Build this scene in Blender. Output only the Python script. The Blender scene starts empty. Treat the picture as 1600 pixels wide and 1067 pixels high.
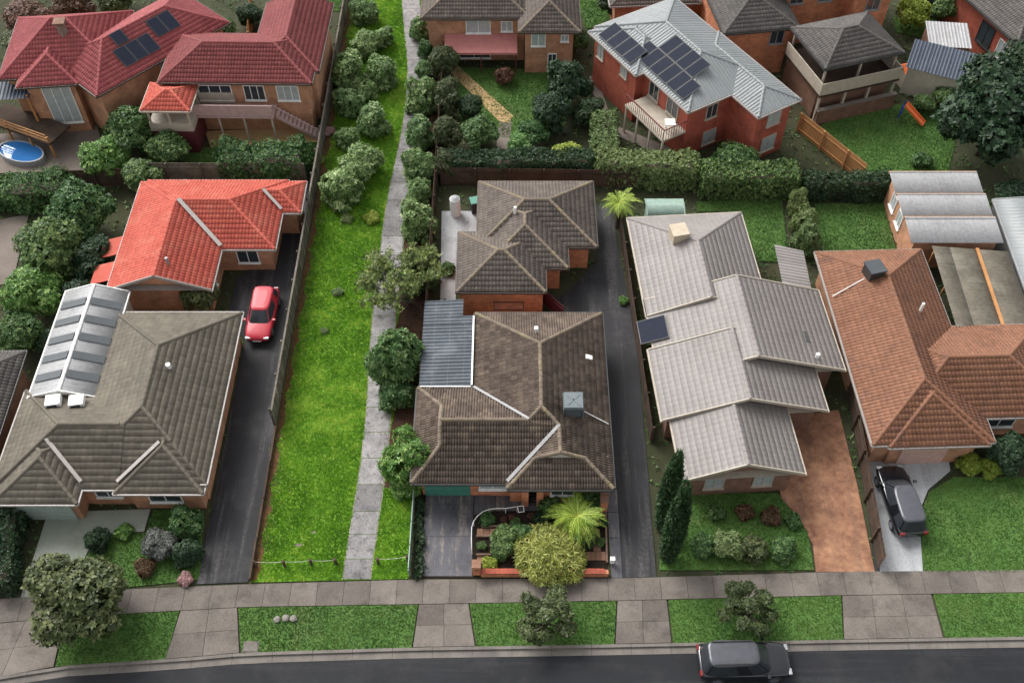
import bpy, bmesh, math, random
import numpy as np
from mathutils import Vector, Matrix

# ------------------------------------------------------------------ camera, sky, sun, exposure
R = math.radians
scene = bpy.context.scene
COL = scene.collection
H_CAM, F_PX, PITCH = 50.0, 1600.0, R(51.8)
CP, SP = math.cos(PITCH), math.sin(PITCH)

cam_d = bpy.data.cameras.new('camera')
cam_d.sensor_width = 36.0
cam_d.lens = 36.0
cam_d.clip_start = 0.5
cam_d.clip_end = 2000.0
cam = bpy.data.objects.new('camera', cam_d)
cam.location = (0, 0, H_CAM)
cam.rotation_euler = (R(90) - PITCH, 0, 0)
COL.objects.link(cam)
scene.camera = cam

SUN_DIR = Vector((0.46, -0.54, -0.72)).normalized()
world = bpy.data.worlds.new('World')
scene.world = world
world.use_nodes = True
wn, wl = world.node_tree.nodes, world.node_tree.links
sky = wn.new('ShaderNodeTexSky')
sky.sky_type = 'NISHITA'
sky.sun_disc = False
sky.sun_elevation = R(45.4)
sky.sun_rotation = R(-40.4)
sky.dust_density = 4.0
sky.ozone_density = 1.0
hsv = wn.new('ShaderNodeHueSaturation')          # overcast: the blue is mostly gone
hsv.inputs['Saturation'].default_value = 0.10
wl.new(sky.outputs[0], hsv.inputs['Color'])
wl.new(hsv.outputs[0], wn['Background'].inputs['Color'])
wn['Background'].inputs['Strength'].default_value = 0.14

sun_d = bpy.data.lights.new('sun', 'SUN')
sun_d.energy = 1.3
sun_d.angle = R(30)
sun_d.color = (1.0, 0.965, 0.91)
sun = bpy.data.objects.new('sun', sun_d)
sun.rotation_euler = SUN_DIR.to_track_quat('-Z', 'Y').to_euler()
sun.location = (-30, 60, 60)
COL.objects.link(sun)

scene.view_settings.view_transform = 'Standard'
scene.view_settings.look = 'None'
scene.view_settings.exposure = 0.9
scene.view_settings.gamma = 1.0
scene.view_settings.use_curve_mapping = False

rng = np.random.default_rng(7)
random.seed(7)


# ------------------------------------------------------------------ survey: photograph pixel -> place at height z
def P(u, v, z=0.0):
    d = v - 533.5
    t = (H_CAM - z) / (F_PX * SP + d * CP)
    return ((u - 800.0) * t, (F_PX * CP - d * SP) * t)


def mpp(v, z=0.0):
    return (H_CAM - z) / (F_PX * SP + (v - 533.5) * CP)


def PL(pts, z=0.0):
    return [P(u, v, z) for u, v in pts]


# ------------------------------------------------------------------ materials
MATS = {}


def new_mat(name):
    m = bpy.data.materials.new(name)
    m.use_nodes = True
    MATS[name] = m
    return m, m.node_tree.nodes, m.node_tree.links, m.node_tree.nodes['Principled BSDF']


def rgba(c):
    return (c[0], c[1], c[2], 1.0)


def ramp(n, stops):
    r = n.new('ShaderNodeValToRGB')
    el = r.color_ramp.elements
    el[0].position, el[0].color = stops[0][0], rgba(stops[0][1])
    el[1].position, el[1].color = stops[-1][0], rgba(stops[-1][1])
    for p, c in stops[1:-1]:
        e = el.new(p)
        e.color = rgba(c)
    return r


def noise_node(n, l, coord, scale, detail=4, rough=0.6):
    t = n.new('ShaderNodeTexNoise')
    t.inputs['Scale'].default_value = scale
    t.inputs['Detail'].default_value = detail
    t.inputs['Roughness'].default_value = rough
    l.new(coord, t.inputs['Vector'])
    return t


def mixc(n, l, fac, a, b, mode='MIX'):
    m = n.new('ShaderNodeMix')
    m.data_type = 'RGBA'
    m.blend_type = mode
    for sock, v in ((m.inputs[0], fac), (m.inputs[6], a), (m.inputs[7], b)):
        if hasattr(v, 'is_output') or isinstance(v, bpy.types.NodeSocket):
            l.new(v, sock)
        elif isinstance(v, (tuple, list)):
            sock.default_value = rgba(v)
        else:
            sock.default_value = v
    return m.outputs[2]


def mapr(n, l, val, a, b, c, d):
    m = n.new('ShaderNodeMapRange')
    m.inputs['From Min'].default_value = a
    m.inputs['From Max'].default_value = b
    m.inputs['To Min'].default_value = c
    m.inputs['To Max'].default_value = d
    l.new(val, m.inputs['Value'])
    return m.outputs[0]


def add_bump(n, l, bs, height, strength, dist=0.02):
    b = n.new('ShaderNodeBump')
    b.inputs['Strength'].default_value = strength
    b.inputs['Distance'].default_value = dist
    l.new(height, b.inputs['Height'])
    l.new(b.outputs[0], bs.inputs['Normal'])


def surf(name, c1, c2, big=0.5, fine=12.0, rough=0.8, bump=0.3, objrand=0.0, stain=None, stain_amt=0.5, stain_scale=0.35, spec=0.3, metal=0.0, tint=0.0, track=None, track_amt=0.5, track_scale=(1.3, .07, 1.0)):
    """two-scale mottled surface; optional shaped stains, per-object and per-piece variation"""
    m, n, l, bs = new_mat(name)
    pos = n.new('ShaderNodeNewGeometry').outputs['Position']
    a = noise_node(n, l, pos, big, 5, 0.65)
    b = noise_node(n, l, pos, fine, 4, 0.7)
    mx = n.new('ShaderNodeMath'); mx.operation = 'ADD'
    h1 = n.new('ShaderNodeMath'); h1.operation = 'MULTIPLY'; h1.inputs[1].default_value = 0.55
    h2 = n.new('ShaderNodeMath'); h2.operation = 'MULTIPLY'; h2.inputs[1].default_value = 0.45
    l.new(a.outputs[0], h1.inputs[0]); l.new(b.outputs[0], h2.inputs[0])
    l.new(h1.outputs[0], mx.inputs[0]); l.new(h2.outputs[0], mx.inputs[1])
    rp = ramp(n, [(0.34, c1), (0.66, c2)])
    l.new(mx.outputs[0], rp.inputs[0])
    col = rp.outputs[0]
    if stain:
        s = noise_node(n, l, pos, stain_scale, 8, 0.72)
        f = mapr(n, l, s.outputs[0], 0.52, 0.66, 0.0, stain_amt)
        col = mixc(n, l, f, col, stain)
    if track:
        mp = n.new('ShaderNodeVectorMath'); mp.operation = 'MULTIPLY'
        mp.inputs[1].default_value = track_scale
        l.new(pos, mp.inputs[0])
        s2 = noise_node(n, l, mp.outputs[0], 1.0, 5, 0.7)
        s3 = noise_node(n, l, pos, 5.0, 5, 0.75)
        mm = n.new('ShaderNodeMath'); mm.operation = 'MULTIPLY'
        l.new(mapr(n, l, s2.outputs[0], 0.50, 0.64, 0.0, track_amt), mm.inputs[0])
        l.new(mapr(n, l, s3.outputs[0], 0.40, 0.60, 0.25, 1.0), mm.inputs[1])
        col = mixc(n, l, mm.outputs[0], col, track)
    if objrand:
        oi = n.new('ShaderNodeObjectInfo')
        f = mapr(n, l, oi.outputs['Random'], 0, 1, 1 - objrand, 1 + objrand)
        cc = n.new('ShaderNodeCombineColor')
        for i in range(3):
            l.new(f, cc.inputs[i])
        col = mixc(n, l, 1.0, col, cc.outputs[0], 'MULTIPLY')
    if tint:
        at = n.new('ShaderNodeAttribute'); at.attribute_name = 'tint'
        oi = n.new('ShaderNodeObjectInfo')
        ad = n.new('ShaderNodeMath'); ad.operation = 'ADD'
        l.new(at.outputs['Fac'], ad.inputs[0]); l.new(oi.outputs['Random'], ad.inputs[1])
        fr = n.new('ShaderNodeMath'); fr.operation = 'FRACT'
        l.new(ad.outputs[0], fr.inputs[0])
        f = mapr(n, l, fr.outputs[0], 0, 1, 1 - tint, 1 + tint)
        cc = n.new('ShaderNodeCombineColor')
        for i in range(3):
            l.new(f, cc.inputs[i])
        col = mixc(n, l, 1.0, col, cc.outputs[0], 'MULTIPLY')
    l.new(col, bs.inputs['Base Color'])
    bs.inputs['Roughness'].default_value = rough
    bs.inputs['Metallic'].default_value = metal
    bs.inputs['Specular IOR Level'].default_value = spec
    if bump:
        add_bump(n, l, bs, b.outputs[0], bump)
    return m


def brick_mat(name, c1, c2, mortar):
    m, n, l, bs = new_mat(name)
    uv = n.new('ShaderNodeUVMap')
    bt = n.new('ShaderNodeTexBrick')
    bt.inputs['Scale'].default_value = 1.0
    bt.inputs['Brick Width'].default_value = 0.24
    bt.inputs['Row Height'].default_value = 0.086
    bt.inputs['Mortar Size'].default_value = 0.012
    bt.inputs['Color1'].default_value = rgba(c1)
    bt.inputs['Color2'].default_value = rgba(c2)
    bt.inputs['Mortar'].default_value = rgba(mortar)
    l.new(uv.outputs[0], bt.inputs['Vector'])
    pos = n.new('ShaderNodeNewGeometry').outputs['Position']
    a = noise_node(n, l, pos, 1.3, 6, 0.7)
    f = mapr(n, l, a.outputs[0], 0.35, 0.65, 0.7, 1.2)
    cc = n.new('ShaderNodeCombineColor')
    for i in range(3):
        l.new(f, cc.inputs[i])
    col = mixc(n, l, 1.0, bt.outputs['Color'], cc.outputs[0], 'MULTIPLY')
    l.new(col, bs.inputs['Base Color'])
    bs.inputs['Roughness'].default_value = 0.85
    add_bump(n, l, bs, bt.outputs['Fac'], -0.5, 0.01)
    return m


def leaf_mat(name, dark, mid, light, hue=0.03, trans=0.25, rough=0.5):
    m, n, l, bs = new_mat(name)
    at = n.new('ShaderNodeAttribute'); at.attribute_name = 'tint'
    rp = ramp(n, [(0.0, dark), (0.55, mid), (1.0, light)])
    l.new(at.outputs['Fac'], rp.inputs[0])
    oi = n.new('ShaderNodeObjectInfo')
    hs = n.new('ShaderNodeHueSaturation')
    l.new(mapr(n, l, oi.outputs['Random'], 0, 1, 0.5 - hue, 0.5 + hue), hs.inputs['Hue'])
    l.new(mapr(n, l, oi.outputs['Random'], 0, 1, 1.15, 0.85), hs.inputs['Value'])
    l.new(rp.outputs[0], hs.inputs['Color'])
    l.new(hs.outputs[0], bs.inputs['Base Color'])
    bs.inputs['Roughness'].default_value = rough
    bs.inputs['Specular IOR Level'].default_value = 0.35
    tr = n.new('ShaderNodeBsdfTranslucent')
    l.new(hs.outputs[0], tr.inputs['Color'])
    ms = n.new('ShaderNodeMixShader')
    ms.inputs[0].default_value = trans
    l.new(bs.outputs[0], ms.inputs[1]); l.new(tr.outputs[0], ms.inputs[2])
    l.new(ms.outputs[0], n['Material Output'].inputs['Surface'])
    return m


def plain(name, c, rough=0.5, metal=0.0, spec=0.5, coat=0.0):
    """painted or moulded surface with a slight unevenness"""
    m, n, l, bs = new_mat(name)
    pos = n.new('ShaderNodeNewGeometry').outputs['Position']
    a = noise_node(n, l, pos, 3.0, 4, 0.6)
    f = mapr(n, l, a.outputs[0], 0.3, 0.7, 0.86, 1.1)
    cc = n.new('ShaderNodeCombineColor')
    for i in range(3):
        l.new(f, cc.inputs[i])
    l.new(mixc(n, l, 1.0, c, cc.outputs[0], 'MULTIPLY'), bs.inputs['Base Color'])
    bs.inputs['Roughness'].default_value = rough
    bs.inputs['Metallic'].default_value = metal
    bs.inputs['Specular IOR Level'].default_value = spec
    bs.inputs['Coat Weight'].default_value = coat
    return m


def tile_mat(name, c1, c2, lichen, amt=0.35, tint=0.22, rough=0.75):
    return surf(name, c1, c2, big=0.45, fine=7.0, rough=rough, bump=0.25, stain=lichen, stain_amt=amt, stain_scale=0.9, tint=tint, spec=0.25)


surf('terrain', (0.022, 0.028, 0.012), (0.058, 0.060, 0.030), 0.35, 6, 0.95, 0.6, stain=(0.07, 0.05, 0.03), stain_amt=0.6, stain_scale=0.12)
surf('lawn', (0.060, 0.150, 0.010), (0.190, 0.350, 0.030), 0.45, 7, 0.9, 0.8, stain=(0.24, 0.27, 0.05), stain_amt=0.55, stain_scale=0.5)
surf('lawn_dull', (0.040, 0.100, 0.020), (0.085, 0.165, 0.035), 0.45, 9, 0.9, 0.8, stain=(0.12, 0.13, 0.05), stain_amt=0.45, stain_scale=0.4)
surf('mulch', (0.022, 0.012, 0.008), (0.075, 0.038, 0.022), 0.9, 22, 0.95, 1.0)
surf('soil', (0.008, 0.005, 0.004), (0.028, 0.018, 0.012), 0.9, 18, 0.95, 1.0)
surf('litter', (0.060, 0.034, 0.014), (0.185, 0.088, 0.030), 1.2, 24, 0.95, 1.0, stain=(0.05, 0.07, 0.015), stain_amt=0.7, stain_scale=0.8)
surf('asphalt_road', (0.007, 0.008, 0.010), (0.018, 0.019, 0.023), 0.3, 30, 0.75, 0.4, stain=(0.028, 0.028, 0.030), stain_amt=0.6, stain_scale=0.35, track=(0.036, 0.036, 0.039), track_amt=.7, track_scale=(.06, 1.4, 1.0))
surf('asphalt_drive', (0.011, 0.011, 0.013), (0.030, 0.029, 0.033), 0.35, 20, 0.7, 0.35, stain=(0.075, 0.072, 0.073), stain_amt=0.5, stain_scale=0.22, track=(0.105, 0.10, 0.10), track_amt=.75)
surf('dark_concrete', (0.055, 0.055, 0.066), (0.105, 0.102, 0.115), 0.6, 14, 0.6, 0.3, stain=(0.030, 0.030, 0.036), stain_amt=0.7, stain_scale=0.5, spec=0.4, track=(0.34, 0.28, 0.22), track_amt=.7, track_scale=(2.2, .35, 1.0))
surf('path_concrete', (0.115, 0.110, 0.112), (0.33, 0.315, 0.31), 0.8, 9, 0.9, 0.8, objrand=0.24, stain=(0.055, 0.052, 0.056), stain_amt=0.75, stain_scale=2.6)
surf('path_edge', (0.14, 0.13, 0.09), (0.40, 0.37, 0.29), 0.8, 14, 0.9, 0.3)
surf('foot_concrete', (0.095, 0.081, 0.070), (0.185, 0.162, 0.142), 0.6, 9, 0.9, 0.4, objrand=0.17, stain=(0.06, 0.05, 0.045), stain_amt=0.6, stain_scale=0.7)
surf('kerb_concrete', (0.11, 0.098, 0.088), (0.20, 0.18, 0.16), 0.8, 12, 0.9, 0.4, stain=(0.08, 0.075, 0.07), stain_amt=0.5)
surf('pale_concrete', (0.28, 0.29, 0.30), (0.48, 0.49, 0.50), 0.35, 9, 0.85, 0.3, stain=(0.16, 0.15, 0.14), stain_amt=0.6, stain_scale=0.3, track=(.13, .125, .12), track_amt=.6)
surf('grey_green_concrete', (0.22, 0.24, 0.20), (0.33, 0.35, 0.30), 0.4, 9, 0.85, 0.3, stain=(0.15, 0.16, 0.12), stain_amt=0.4)
surf('stamped_concrete', (0.13, 0.052, 0.030), (0.42, 0.22, 0.125), 0.9, 2.6, 0.7, 0.3, stain=(0.13, 0.055, 0.038), stain_amt=0.8, stain_scale=0.6, track=(.16, .10, .07), track_amt=.7)
surf('sandstone_path', (0.38, 0.24, 0.11), (0.52, 0.36, 0.19), 0.8, 9, 0.85, 0.3)
surf('taupe_paving', (0.13, 0.105, 0.09), (0.22, 0.185, 0.16), 0.6, 9, 0.9, 0.3)
surf('timber_grey', (0.070, 0.058, 0.048), (0.20, 0.175, 0.145), 1.5, 16, 0.9, 0.5, objrand=0.35)
surf('timber_dark', (0.035, 0.024, 0.018), (0.10, 0.065, 0.045), 1.2, 14, 0.9, 0.5, objrand=0.25)
surf('timber_orange', (0.33, 0.15, 0.055), (0.50, 0.26, 0.11), 0.8, 12, 0.85, 0.4, objrand=0.12)
surf('sleeper', (0.10, 0.062, 0.045), (0.24, 0.155, 0.115), 1.0, 14, 0.9, 0.5, objrand=0.25)
surf('bark', (0.055, 0.042, 0.032), (0.16, 0.13, 0.10), 2.0, 18, 0.9, 0.8)
surf('pale_bark', (0.24, 0.22, 0.20), (0.46, 0.43, 0.40), 2.0, 18, 0.85, 0.6)
surf('paver', (0.17, 0.085, 0.055), (0.33, 0.19, 0.13), 1.0, 12, 0.9, 0.4, objrand=0.25)
brick_mat('brick_orange', (0.62, 0.17, 0.045), (0.42, 0.085, 0.022), (0.52, 0.36, 0.25))
brick_mat('brick_tan', (0.50, 0.21, 0.09), (0.41, 0.155, 0.065), (0.36, 0.28, 0.22))
brick_mat('brick_red', (0.42, 0.070, 0.030), (0.33, 0.050, 0.022), (0.22, 0.11, 0.08))
brick_mat('brick_brown', (0.21, 0.085, 0.042), (0.15, 0.060, 0.032), (0.22, 0.17, 0.14))
tile_mat('tile_brown', (0.066, 0.049, 0.039), (0.142, 0.107, 0.086), (0.22, 0.175, 0.115), 0.28, 0.28)
tile_mat('tile_brown_dull', (0.080, 0.066, 0.057), (0.140, 0.116, 0.100), (0.19, 0.17, 0.12), 0.25, 0.15)
tile_mat('tile_olive', (0.098, 0.086, 0.067), (0.150, 0.132, 0.105), (0.20, 0.18, 0.13), 0.25, 0.14)
tile_mat('tile_pale', (0.205, 0.185, 0.175), (0.275, 0.255, 0.245), (0.24, 0.21, 0.19), 0.4, 0.04, rough=0.55)
tile_mat('tile_terracotta', (0.155, 0.070, 0.040), (0.240, 0.116, 0.070), (0.10, 0.052, 0.042), 0.6, 0.12)
tile_mat('tile_orange', (0.38, 0.070, 0.048), (0.49, 0.112, 0.080), (0.47, 0.18, 0.12), 0.4, 0.10)
tile_mat('tile_crimson', (0.220, 0.050, 0.054), (0.320, 0.086, 0.088), (0.27, 0.065, 0.06), 0.4, 0.12)
tile_mat('tile_maroon', (0.165, 0.042, 0.042), (0.240, 0.070, 0.068), (0.18, 0.05, 0.046), 0.4, 0.12)
tile_mat('tile_charcoal', (0.060, 0.055, 0.052), (0.115, 0.106, 0.100), (0.15, 0.14, 0.12), 0.3, 0.12)
surf('cap_mossy', (0.125, 0.098, 0.074), (0.215, 0.170, 0.130), 0.8, 9, 0.85, 0.4, stain=(0.22, 0.19, 0.075), stain_amt=0.6, stain_scale=0.8, objrand=0.18)
surf('metal_grey', (0.165, 0.18, 0.185), (0.225, 0.24, 0.245), 0.3, 6, 0.45, 0.1, spec=0.5)
surf('metal_slate', (0.022, 0.032, 0.045), (0.060, 0.078, 0.098), 0.5, 5, 0.38, 0.15, stain=(0.17, 0.185, 0.20), stain_amt=0.45, stain_scale=0.7, spec=0.5)
surf('metal_pale', (0.26, 0.26, 0.265), (0.44, 0.44, 0.445), 0.5, 5, 0.5, 0.15, stain=(0.20, 0.195, 0.19), stain_amt=0.5, stain_scale=0.5, spec=0.4)
surf('fibre_brown', (0.10, 0.088, 0.070), (0.22, 0.195, 0.150), 0.6, 5, 0.7, 0.2, stain=(0.30, 0.29, 0.23), stain_amt=0.5, stain_scale=0.4)
surf('roof_navy', (0.030, 0.042, 0.065), (0.060, 0.075, 0.105), 0.6, 5, 0.5, 0.1)
plain('white_paint', (0.78, 0.78, 0.76), 0.5)
plain('cream_paint', (0.42, 0.37, 0.30), 0.55)
plain('cream_wall', (0.55, 0.50, 0.41), 0.7)
plain('grey_paint', (0.30, 0.31, 0.32), 0.5)
plain('dark_trim', (0.035, 0.034, 0.033), 0.5)
plain('gutter_brown', (0.065, 0.045, 0.036), 0.5)
plain('gutter_white', (0.30, 0.27, 0.25), 0.5)
plain('pink_trim', (0.43, 0.30, 0.28), 0.6)
plain('maroon_paint', (0.115, 0.022, 0.028), 0.6)
plain('green_door', (0.060, 0.22, 0.165), 0.5)
plain('sage_door', (0.34, 0.41, 0.37), 0.5)
plain('salmon_door', (0.52, 0.33, 0.28), 0.5)
plain('pale_green_metal', (0.24, 0.33, 0.28), 0.5)
plain('glass', (0.035, 0.045, 0.055), 0.08, 0.0, 0.8)
plain('curtain_glass', (0.36, 0.40, 0.40), 0.12, 0.0, 0.8)
plain('solar', (0.014, 0.018, 0.032), 0.6, 0.0, 0.08)
plain('solar_frame', (0.25, 0.26, 0.28), 0.4, 0.6)
plain('flashing', (0.27, 0.27, 0.27), 0.6, 0.1)
plain('cooler_grey', (0.115, 0.14, 0.15), 0.5)
plain('cooler_dark', (0.05, 0.06, 0.068), 0.6)
plain('cooler_beige', (0.45, 0.38, 0.28), 0.6)
plain('tyre', (0.018, 0.018, 0.019), 0.85)
plain('alloy', (0.42, 0.43, 0.45), 0.3, 0.8)
plain('car_red', (0.42, 0.028, 0.045), 0.4, 0.0, 0.3, 0.15)
plain('car_black', (0.012, 0.013, 0.017), 0.18, 0.2, 0.5, 0.8)
plain('car_grey', (0.075, 0.078, 0.09), 0.4, 0.2, 0.4, 0.2)
plain('car_glass', (0.030, 0.034, 0.040), 0.16, 0.0, 0.35)
plain('head_lamp', (0.34, 0.35, 0.37), 0.2, 0.0, 0.5)
plain('tail_lamp', (0.20, 0.010, 0.010), 0.2, 0.0, 0.7)
plain('number_plate', (0.7, 0.7, 0.66), 0.5)
plain('slide_orange', (0.72, 0.16, 0.045), 0.4)
plain('blue_plastic', (0.03, 0.05, 0.42), 0.4)
plain('black_rubber', (0.022, 0.022, 0.024), 0.9)
plain('wire', (0.52, 0.50, 0.45), 0.5, 0.3)
plain('awning_pink', (0.45, 0.17, 0.155), 0.7)
plain('rock', (0.20, 0.185, 0.165), 0.9)
m, n, l, bs = new_mat('pool_water')
bs.inputs['Base Color'].default_value = (0.035, 0.16, 0.42, 1)
bs.inputs['Roughness'].default_value = 0.06
pos = n.new('ShaderNodeNewGeometry').outputs['Position']
add_bump(n, l, bs, noise_node(n, l, pos, 4.0, 3).outputs[0], 0.15)

leaf_mat('leaf_shrub', (0.022, 0.065, 0.014), (0.150, 0.260, 0.080), (0.500, 0.590, 0.300), 0.012)
leaf_mat('leaf_bright', (0.018, 0.070, 0.012), (0.105, 0.240, 0.045), (0.360, 0.500, 0.160), 0.015)
leaf_mat('leaf_mid', (0.014, 0.046, 0.012), (0.070, 0.150, 0.040), (0.240, 0.340, 0.120), 0.02)
leaf_mat('leaf_walk', (0.016, 0.055, 0.014), (0.090, 0.190, 0.055), (0.340, 0.440, 0.190), 0.01)
leaf_mat('leaf_gum', (0.030, 0.055, 0.014), (0.120, 0.170, 0.045), (0.300, 0.350, 0.120), 0.01)
leaf_mat('leaf_cypress', (0.010, 0.030, 0.010), (0.034, 0.080, 0.028), (0.090, 0.150, 0.060), 0.01)
leaf_mat('leaf_dark', (0.009, 0.026, 0.009), (0.024, 0.060, 0.022), (0.070, 0.115, 0.048), 0.02)
leaf_mat('leaf_olive', (0.026, 0.042, 0.014), (0.080, 0.105, 0.036), (0.190, 0.220, 0.090), 0.02)
leaf_mat('leaf_lime', (0.110, 0.170, 0.018), (0.270, 0.340, 0.040), (0.450, 0.500, 0.110), 0.015)
leaf_mat('leaf_golden', (0.045, 0.075, 0.010), (0.230, 0.265, 0.045), (0.580, 0.590, 0.200), 0.01)
leaf_mat('leaf_palehedge', (0.070, 0.115, 0.030), (0.165, 0.230, 0.080), (0.290, 0.350, 0.150), 0.015)
leaf_mat('leaf_brownish', (0.026, 0.040, 0.014), (0.070, 0.092, 0.034), (0.150, 0.175, 0.080), 0.01)
leaf_mat('leaf_grey', (0.05, 0.055, 0.05), (0.15, 0.16, 0.145), (0.32, 0.33, 0.30), 0.01)
leaf_mat('leaf_rust', (0.050, 0.026, 0.014), (0.120, 0.062, 0.032), (0.20, 0.11, 0.06), 0.02)
leaf_mat('leaf_fern', (0.070, 0.130, 0.012), (0.230, 0.350, 0.035), (0.520, 0.600, 0.130), 0.01)
leaf_mat('leaf_pink', (0.25, 0.12, 0.12), (0.42, 0.25, 0.24), (0.55, 0.42, 0.36), 0.01)
leaf_mat('grass', (0.060, 0.175, 0.006), (0.170, 0.390, 0.020), (0.480, 0.640, 0.100), 0.0, 0.35, 0.6)
leaf_mat('grass_dull', (0.035, 0.090, 0.014), (0.080, 0.175, 0.030), (0.180, 0.280, 0.070), 0.0, 0.3, 0.6)


# ------------------------------------------------------------------ mesh helpers
def M(x):
    return MATS[x] if isinstance(x, str) else x


def link(name, me, mat=None, parent=None, loc=None, rot=None):
    o = bpy.data.objects.new(name, me)
    COL.objects.link(o)
    if mat is not None and me is not None:
        if len(me.materials) == 0:
            me.materials.append(M(mat))
        elif me.materials[0] != M(mat):
            o.material_slots[0].link = 'OBJECT'
            o.material_slots[0].material = M(mat)
    if parent is not None:
        o.parent = parent
    if loc is not None:
        o.location = loc
    if rot is not None:
        o.rotation_euler = rot
    return o


def thing(name, label, cat, loc=(0, 0, 0), rz=0.0, group=None, scale=None):
    o = bpy.data.objects.new(name, None)
    COL.objects.link(o)
    o.empty_display_size = 0.3
    o.location = loc
    o.rotation_euler = (0, 0, rz)
    if scale is not None:
        o.scale = scale
    o['label'] = label
    o['category'] = cat
    if group:
        o['group'] = group
    return o


def tag(o, label, cat, group=None, kind=None):
    o['label'] = label
    o['category'] = cat
    if group:
        o['group'] = group
    if kind:
        o['kind'] = kind
    return o


def structure(o):
    o['kind'] = 'structure'
    return o


class MB:
    """collects simple shapes into one mesh, with metre UVs on walls"""

    def __init__(self):
        self.v, self.f, self.uv = [], [], []

    def quad(self, pts, uv=None):
        b = len(self.v)
        self.v += [tuple(p) for p in pts]
        self.f.append(tuple(range(b, b + len(pts))))
        if uv is None:
            p0 = Vector(pts[0]); e = (Vector(pts[1]) - p0)
            L = e.length or 1.0
            e = e / L
            nn = e.cross(Vector(pts[-1]) - p0)
            up = nn.cross(e)
            up = up.normalized() if up.length > 1e-9 else Vector((0, 0, 1))
            w = p0.x + p0.y
            uv = [((Vector(p) - p0).dot(e) + w, (Vector(p) - p0).dot(up) + p0.z) for p in pts]
        self.uv += uv
        return self

    def box(self, c, s, rz=0.0, taper=1.0):
        cx, cy, cz = c
        hx, hy, hz = s[0] / 2, s[1] / 2, s[2] / 2
        ca, sa = math.cos(rz), math.sin(rz)

        def q(x, y, z):
            k = taper if z > 0 else 1.0
            x, y = x * k, y * k
            return (cx + x * ca - y * sa, cy + x * sa + y * ca, cz + z)
        a = [q(-hx, -hy, -hz), q(hx, -hy, -hz), q(hx, hy, -hz), q(-hx, hy, -hz)]
        b = [q(-hx, -hy, hz), q(hx, -hy, hz), q(hx, hy, hz), q(-hx, hy, hz)]
        for i in range(4):
            j = (i + 1) % 4
            self.quad([a[i], a[j], b[j], b[i]])
        self.quad(b)
        self.quad(a[::-1])
        return self

    def prism(self, poly, z0, z1):
        n_ = len(poly)
        ar = sum(poly[i][0] * poly[(i + 1) % n_][1] - poly[(i + 1) % n_][0] * poly[i][1] for i in range(n_))
        if ar < 0:
            poly = poly[::-1]
        for i in range(n_):
            j = (i + 1) % n_
            p, q = poly[i], poly[j]
            self.quad([(p[0], p[1], z0), (q[0], q[1], z0), (q[0], q[1], z1), (p[0], p[1], z1)])
        self.quad([(p[0], p[1], z1) for p in poly])
        self.quad([(p[0], p[1], z0) for p in poly[::-1]])
        return self

    def bar(self, p, q, w, h, up=(0, 0, 1)):
        """rectangular bar between two points"""
        p, q = Vector(p), Vector(q)
        e = (q - p).normalized()
        s = e.cross(Vector(up))
        if s.length < 1e-4:
            s = e.cross(Vector((0, 1, 0)))
        s.normalize()
        t = s.cross(e).normalized()
        c = []
        for o in (p, q):
            c.append([o + s * a * w / 2 + t * b * h / 2 for a, b in ((-1, -1), (1, -1), (1, 1), (-1, 1))])
        for i in range(4):
            j = (i + 1) % 4
            self.quad([c[0][j], c[0][i], c[1][i], c[1][j]])
        self.quad(c[0]); self.quad(c[1][::-1])
        return self

    def tube(self, pts, r, seg=6, r1=None):
        pts = [Vector(p) for p in pts]
        rings = []
        n_ = len(pts)
        for i, p in enumerate(pts):
            d = (pts[min(i + 1, n_ - 1)] - pts[max(i - 1, 0)]).normalized()
            s = d.cross(Vector((0, 0, 1)))
            if s.length < 1e-3:
                s = Vector((1, 0, 0))
            s.normalize()
            t = s.cross(d)
            rr = r if r1 is None else r + (r1 - r) * i / max(1, n_ - 1)
            b = len(self.v)
            for k in range(seg):
                a = 2 * math.pi * k / seg
                self.v.append(tuple(p + (s * math.cos(a) + t * math.sin(a)) * rr))
            rings.append(b)
        for i in range(n_ - 1):
            for k in range(seg):
                k2 = (k + 1) % seg
                self.f.append((rings[i] + k, rings[i] + k2, rings[i + 1] + k2, rings[i + 1] + k))
                self.uv += [(0, 0)] * 4
        for b, fl in ((rings[0], 1), (rings[-1], 0)):
            idx = list(range(b, b + seg))
            self.f.append(tuple(idx if not fl else idx[::-1]))
            self.uv += [(0, 0)] * seg
        return self

    def mesh(self, name, smooth=False):
        me = bpy.data.meshes.new(name)
        me.from_pydata(self.v, [], self.f)
        ul = me.uv_layers.new(name='UVMap')
        ul.data.foreach_set('uv', np.array(self.uv, dtype=np.float32).ravel())
        if smooth:
            me.polygons.foreach_set('use_smooth', [True] * len(me.polygons))
        me.update()
        return me

    def build(self, name, mat, parent=None, smooth=False, bevel=0.0):
        me = self.mesh(name, smooth)
        o = link(name, me, mat, parent)
        if bevel:
            b = o.modifiers.new('bevel', 'BEVEL')
            b.width = bevel
            b.segments = 2
            b.limit_method = 'ANGLE'
        return o


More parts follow.
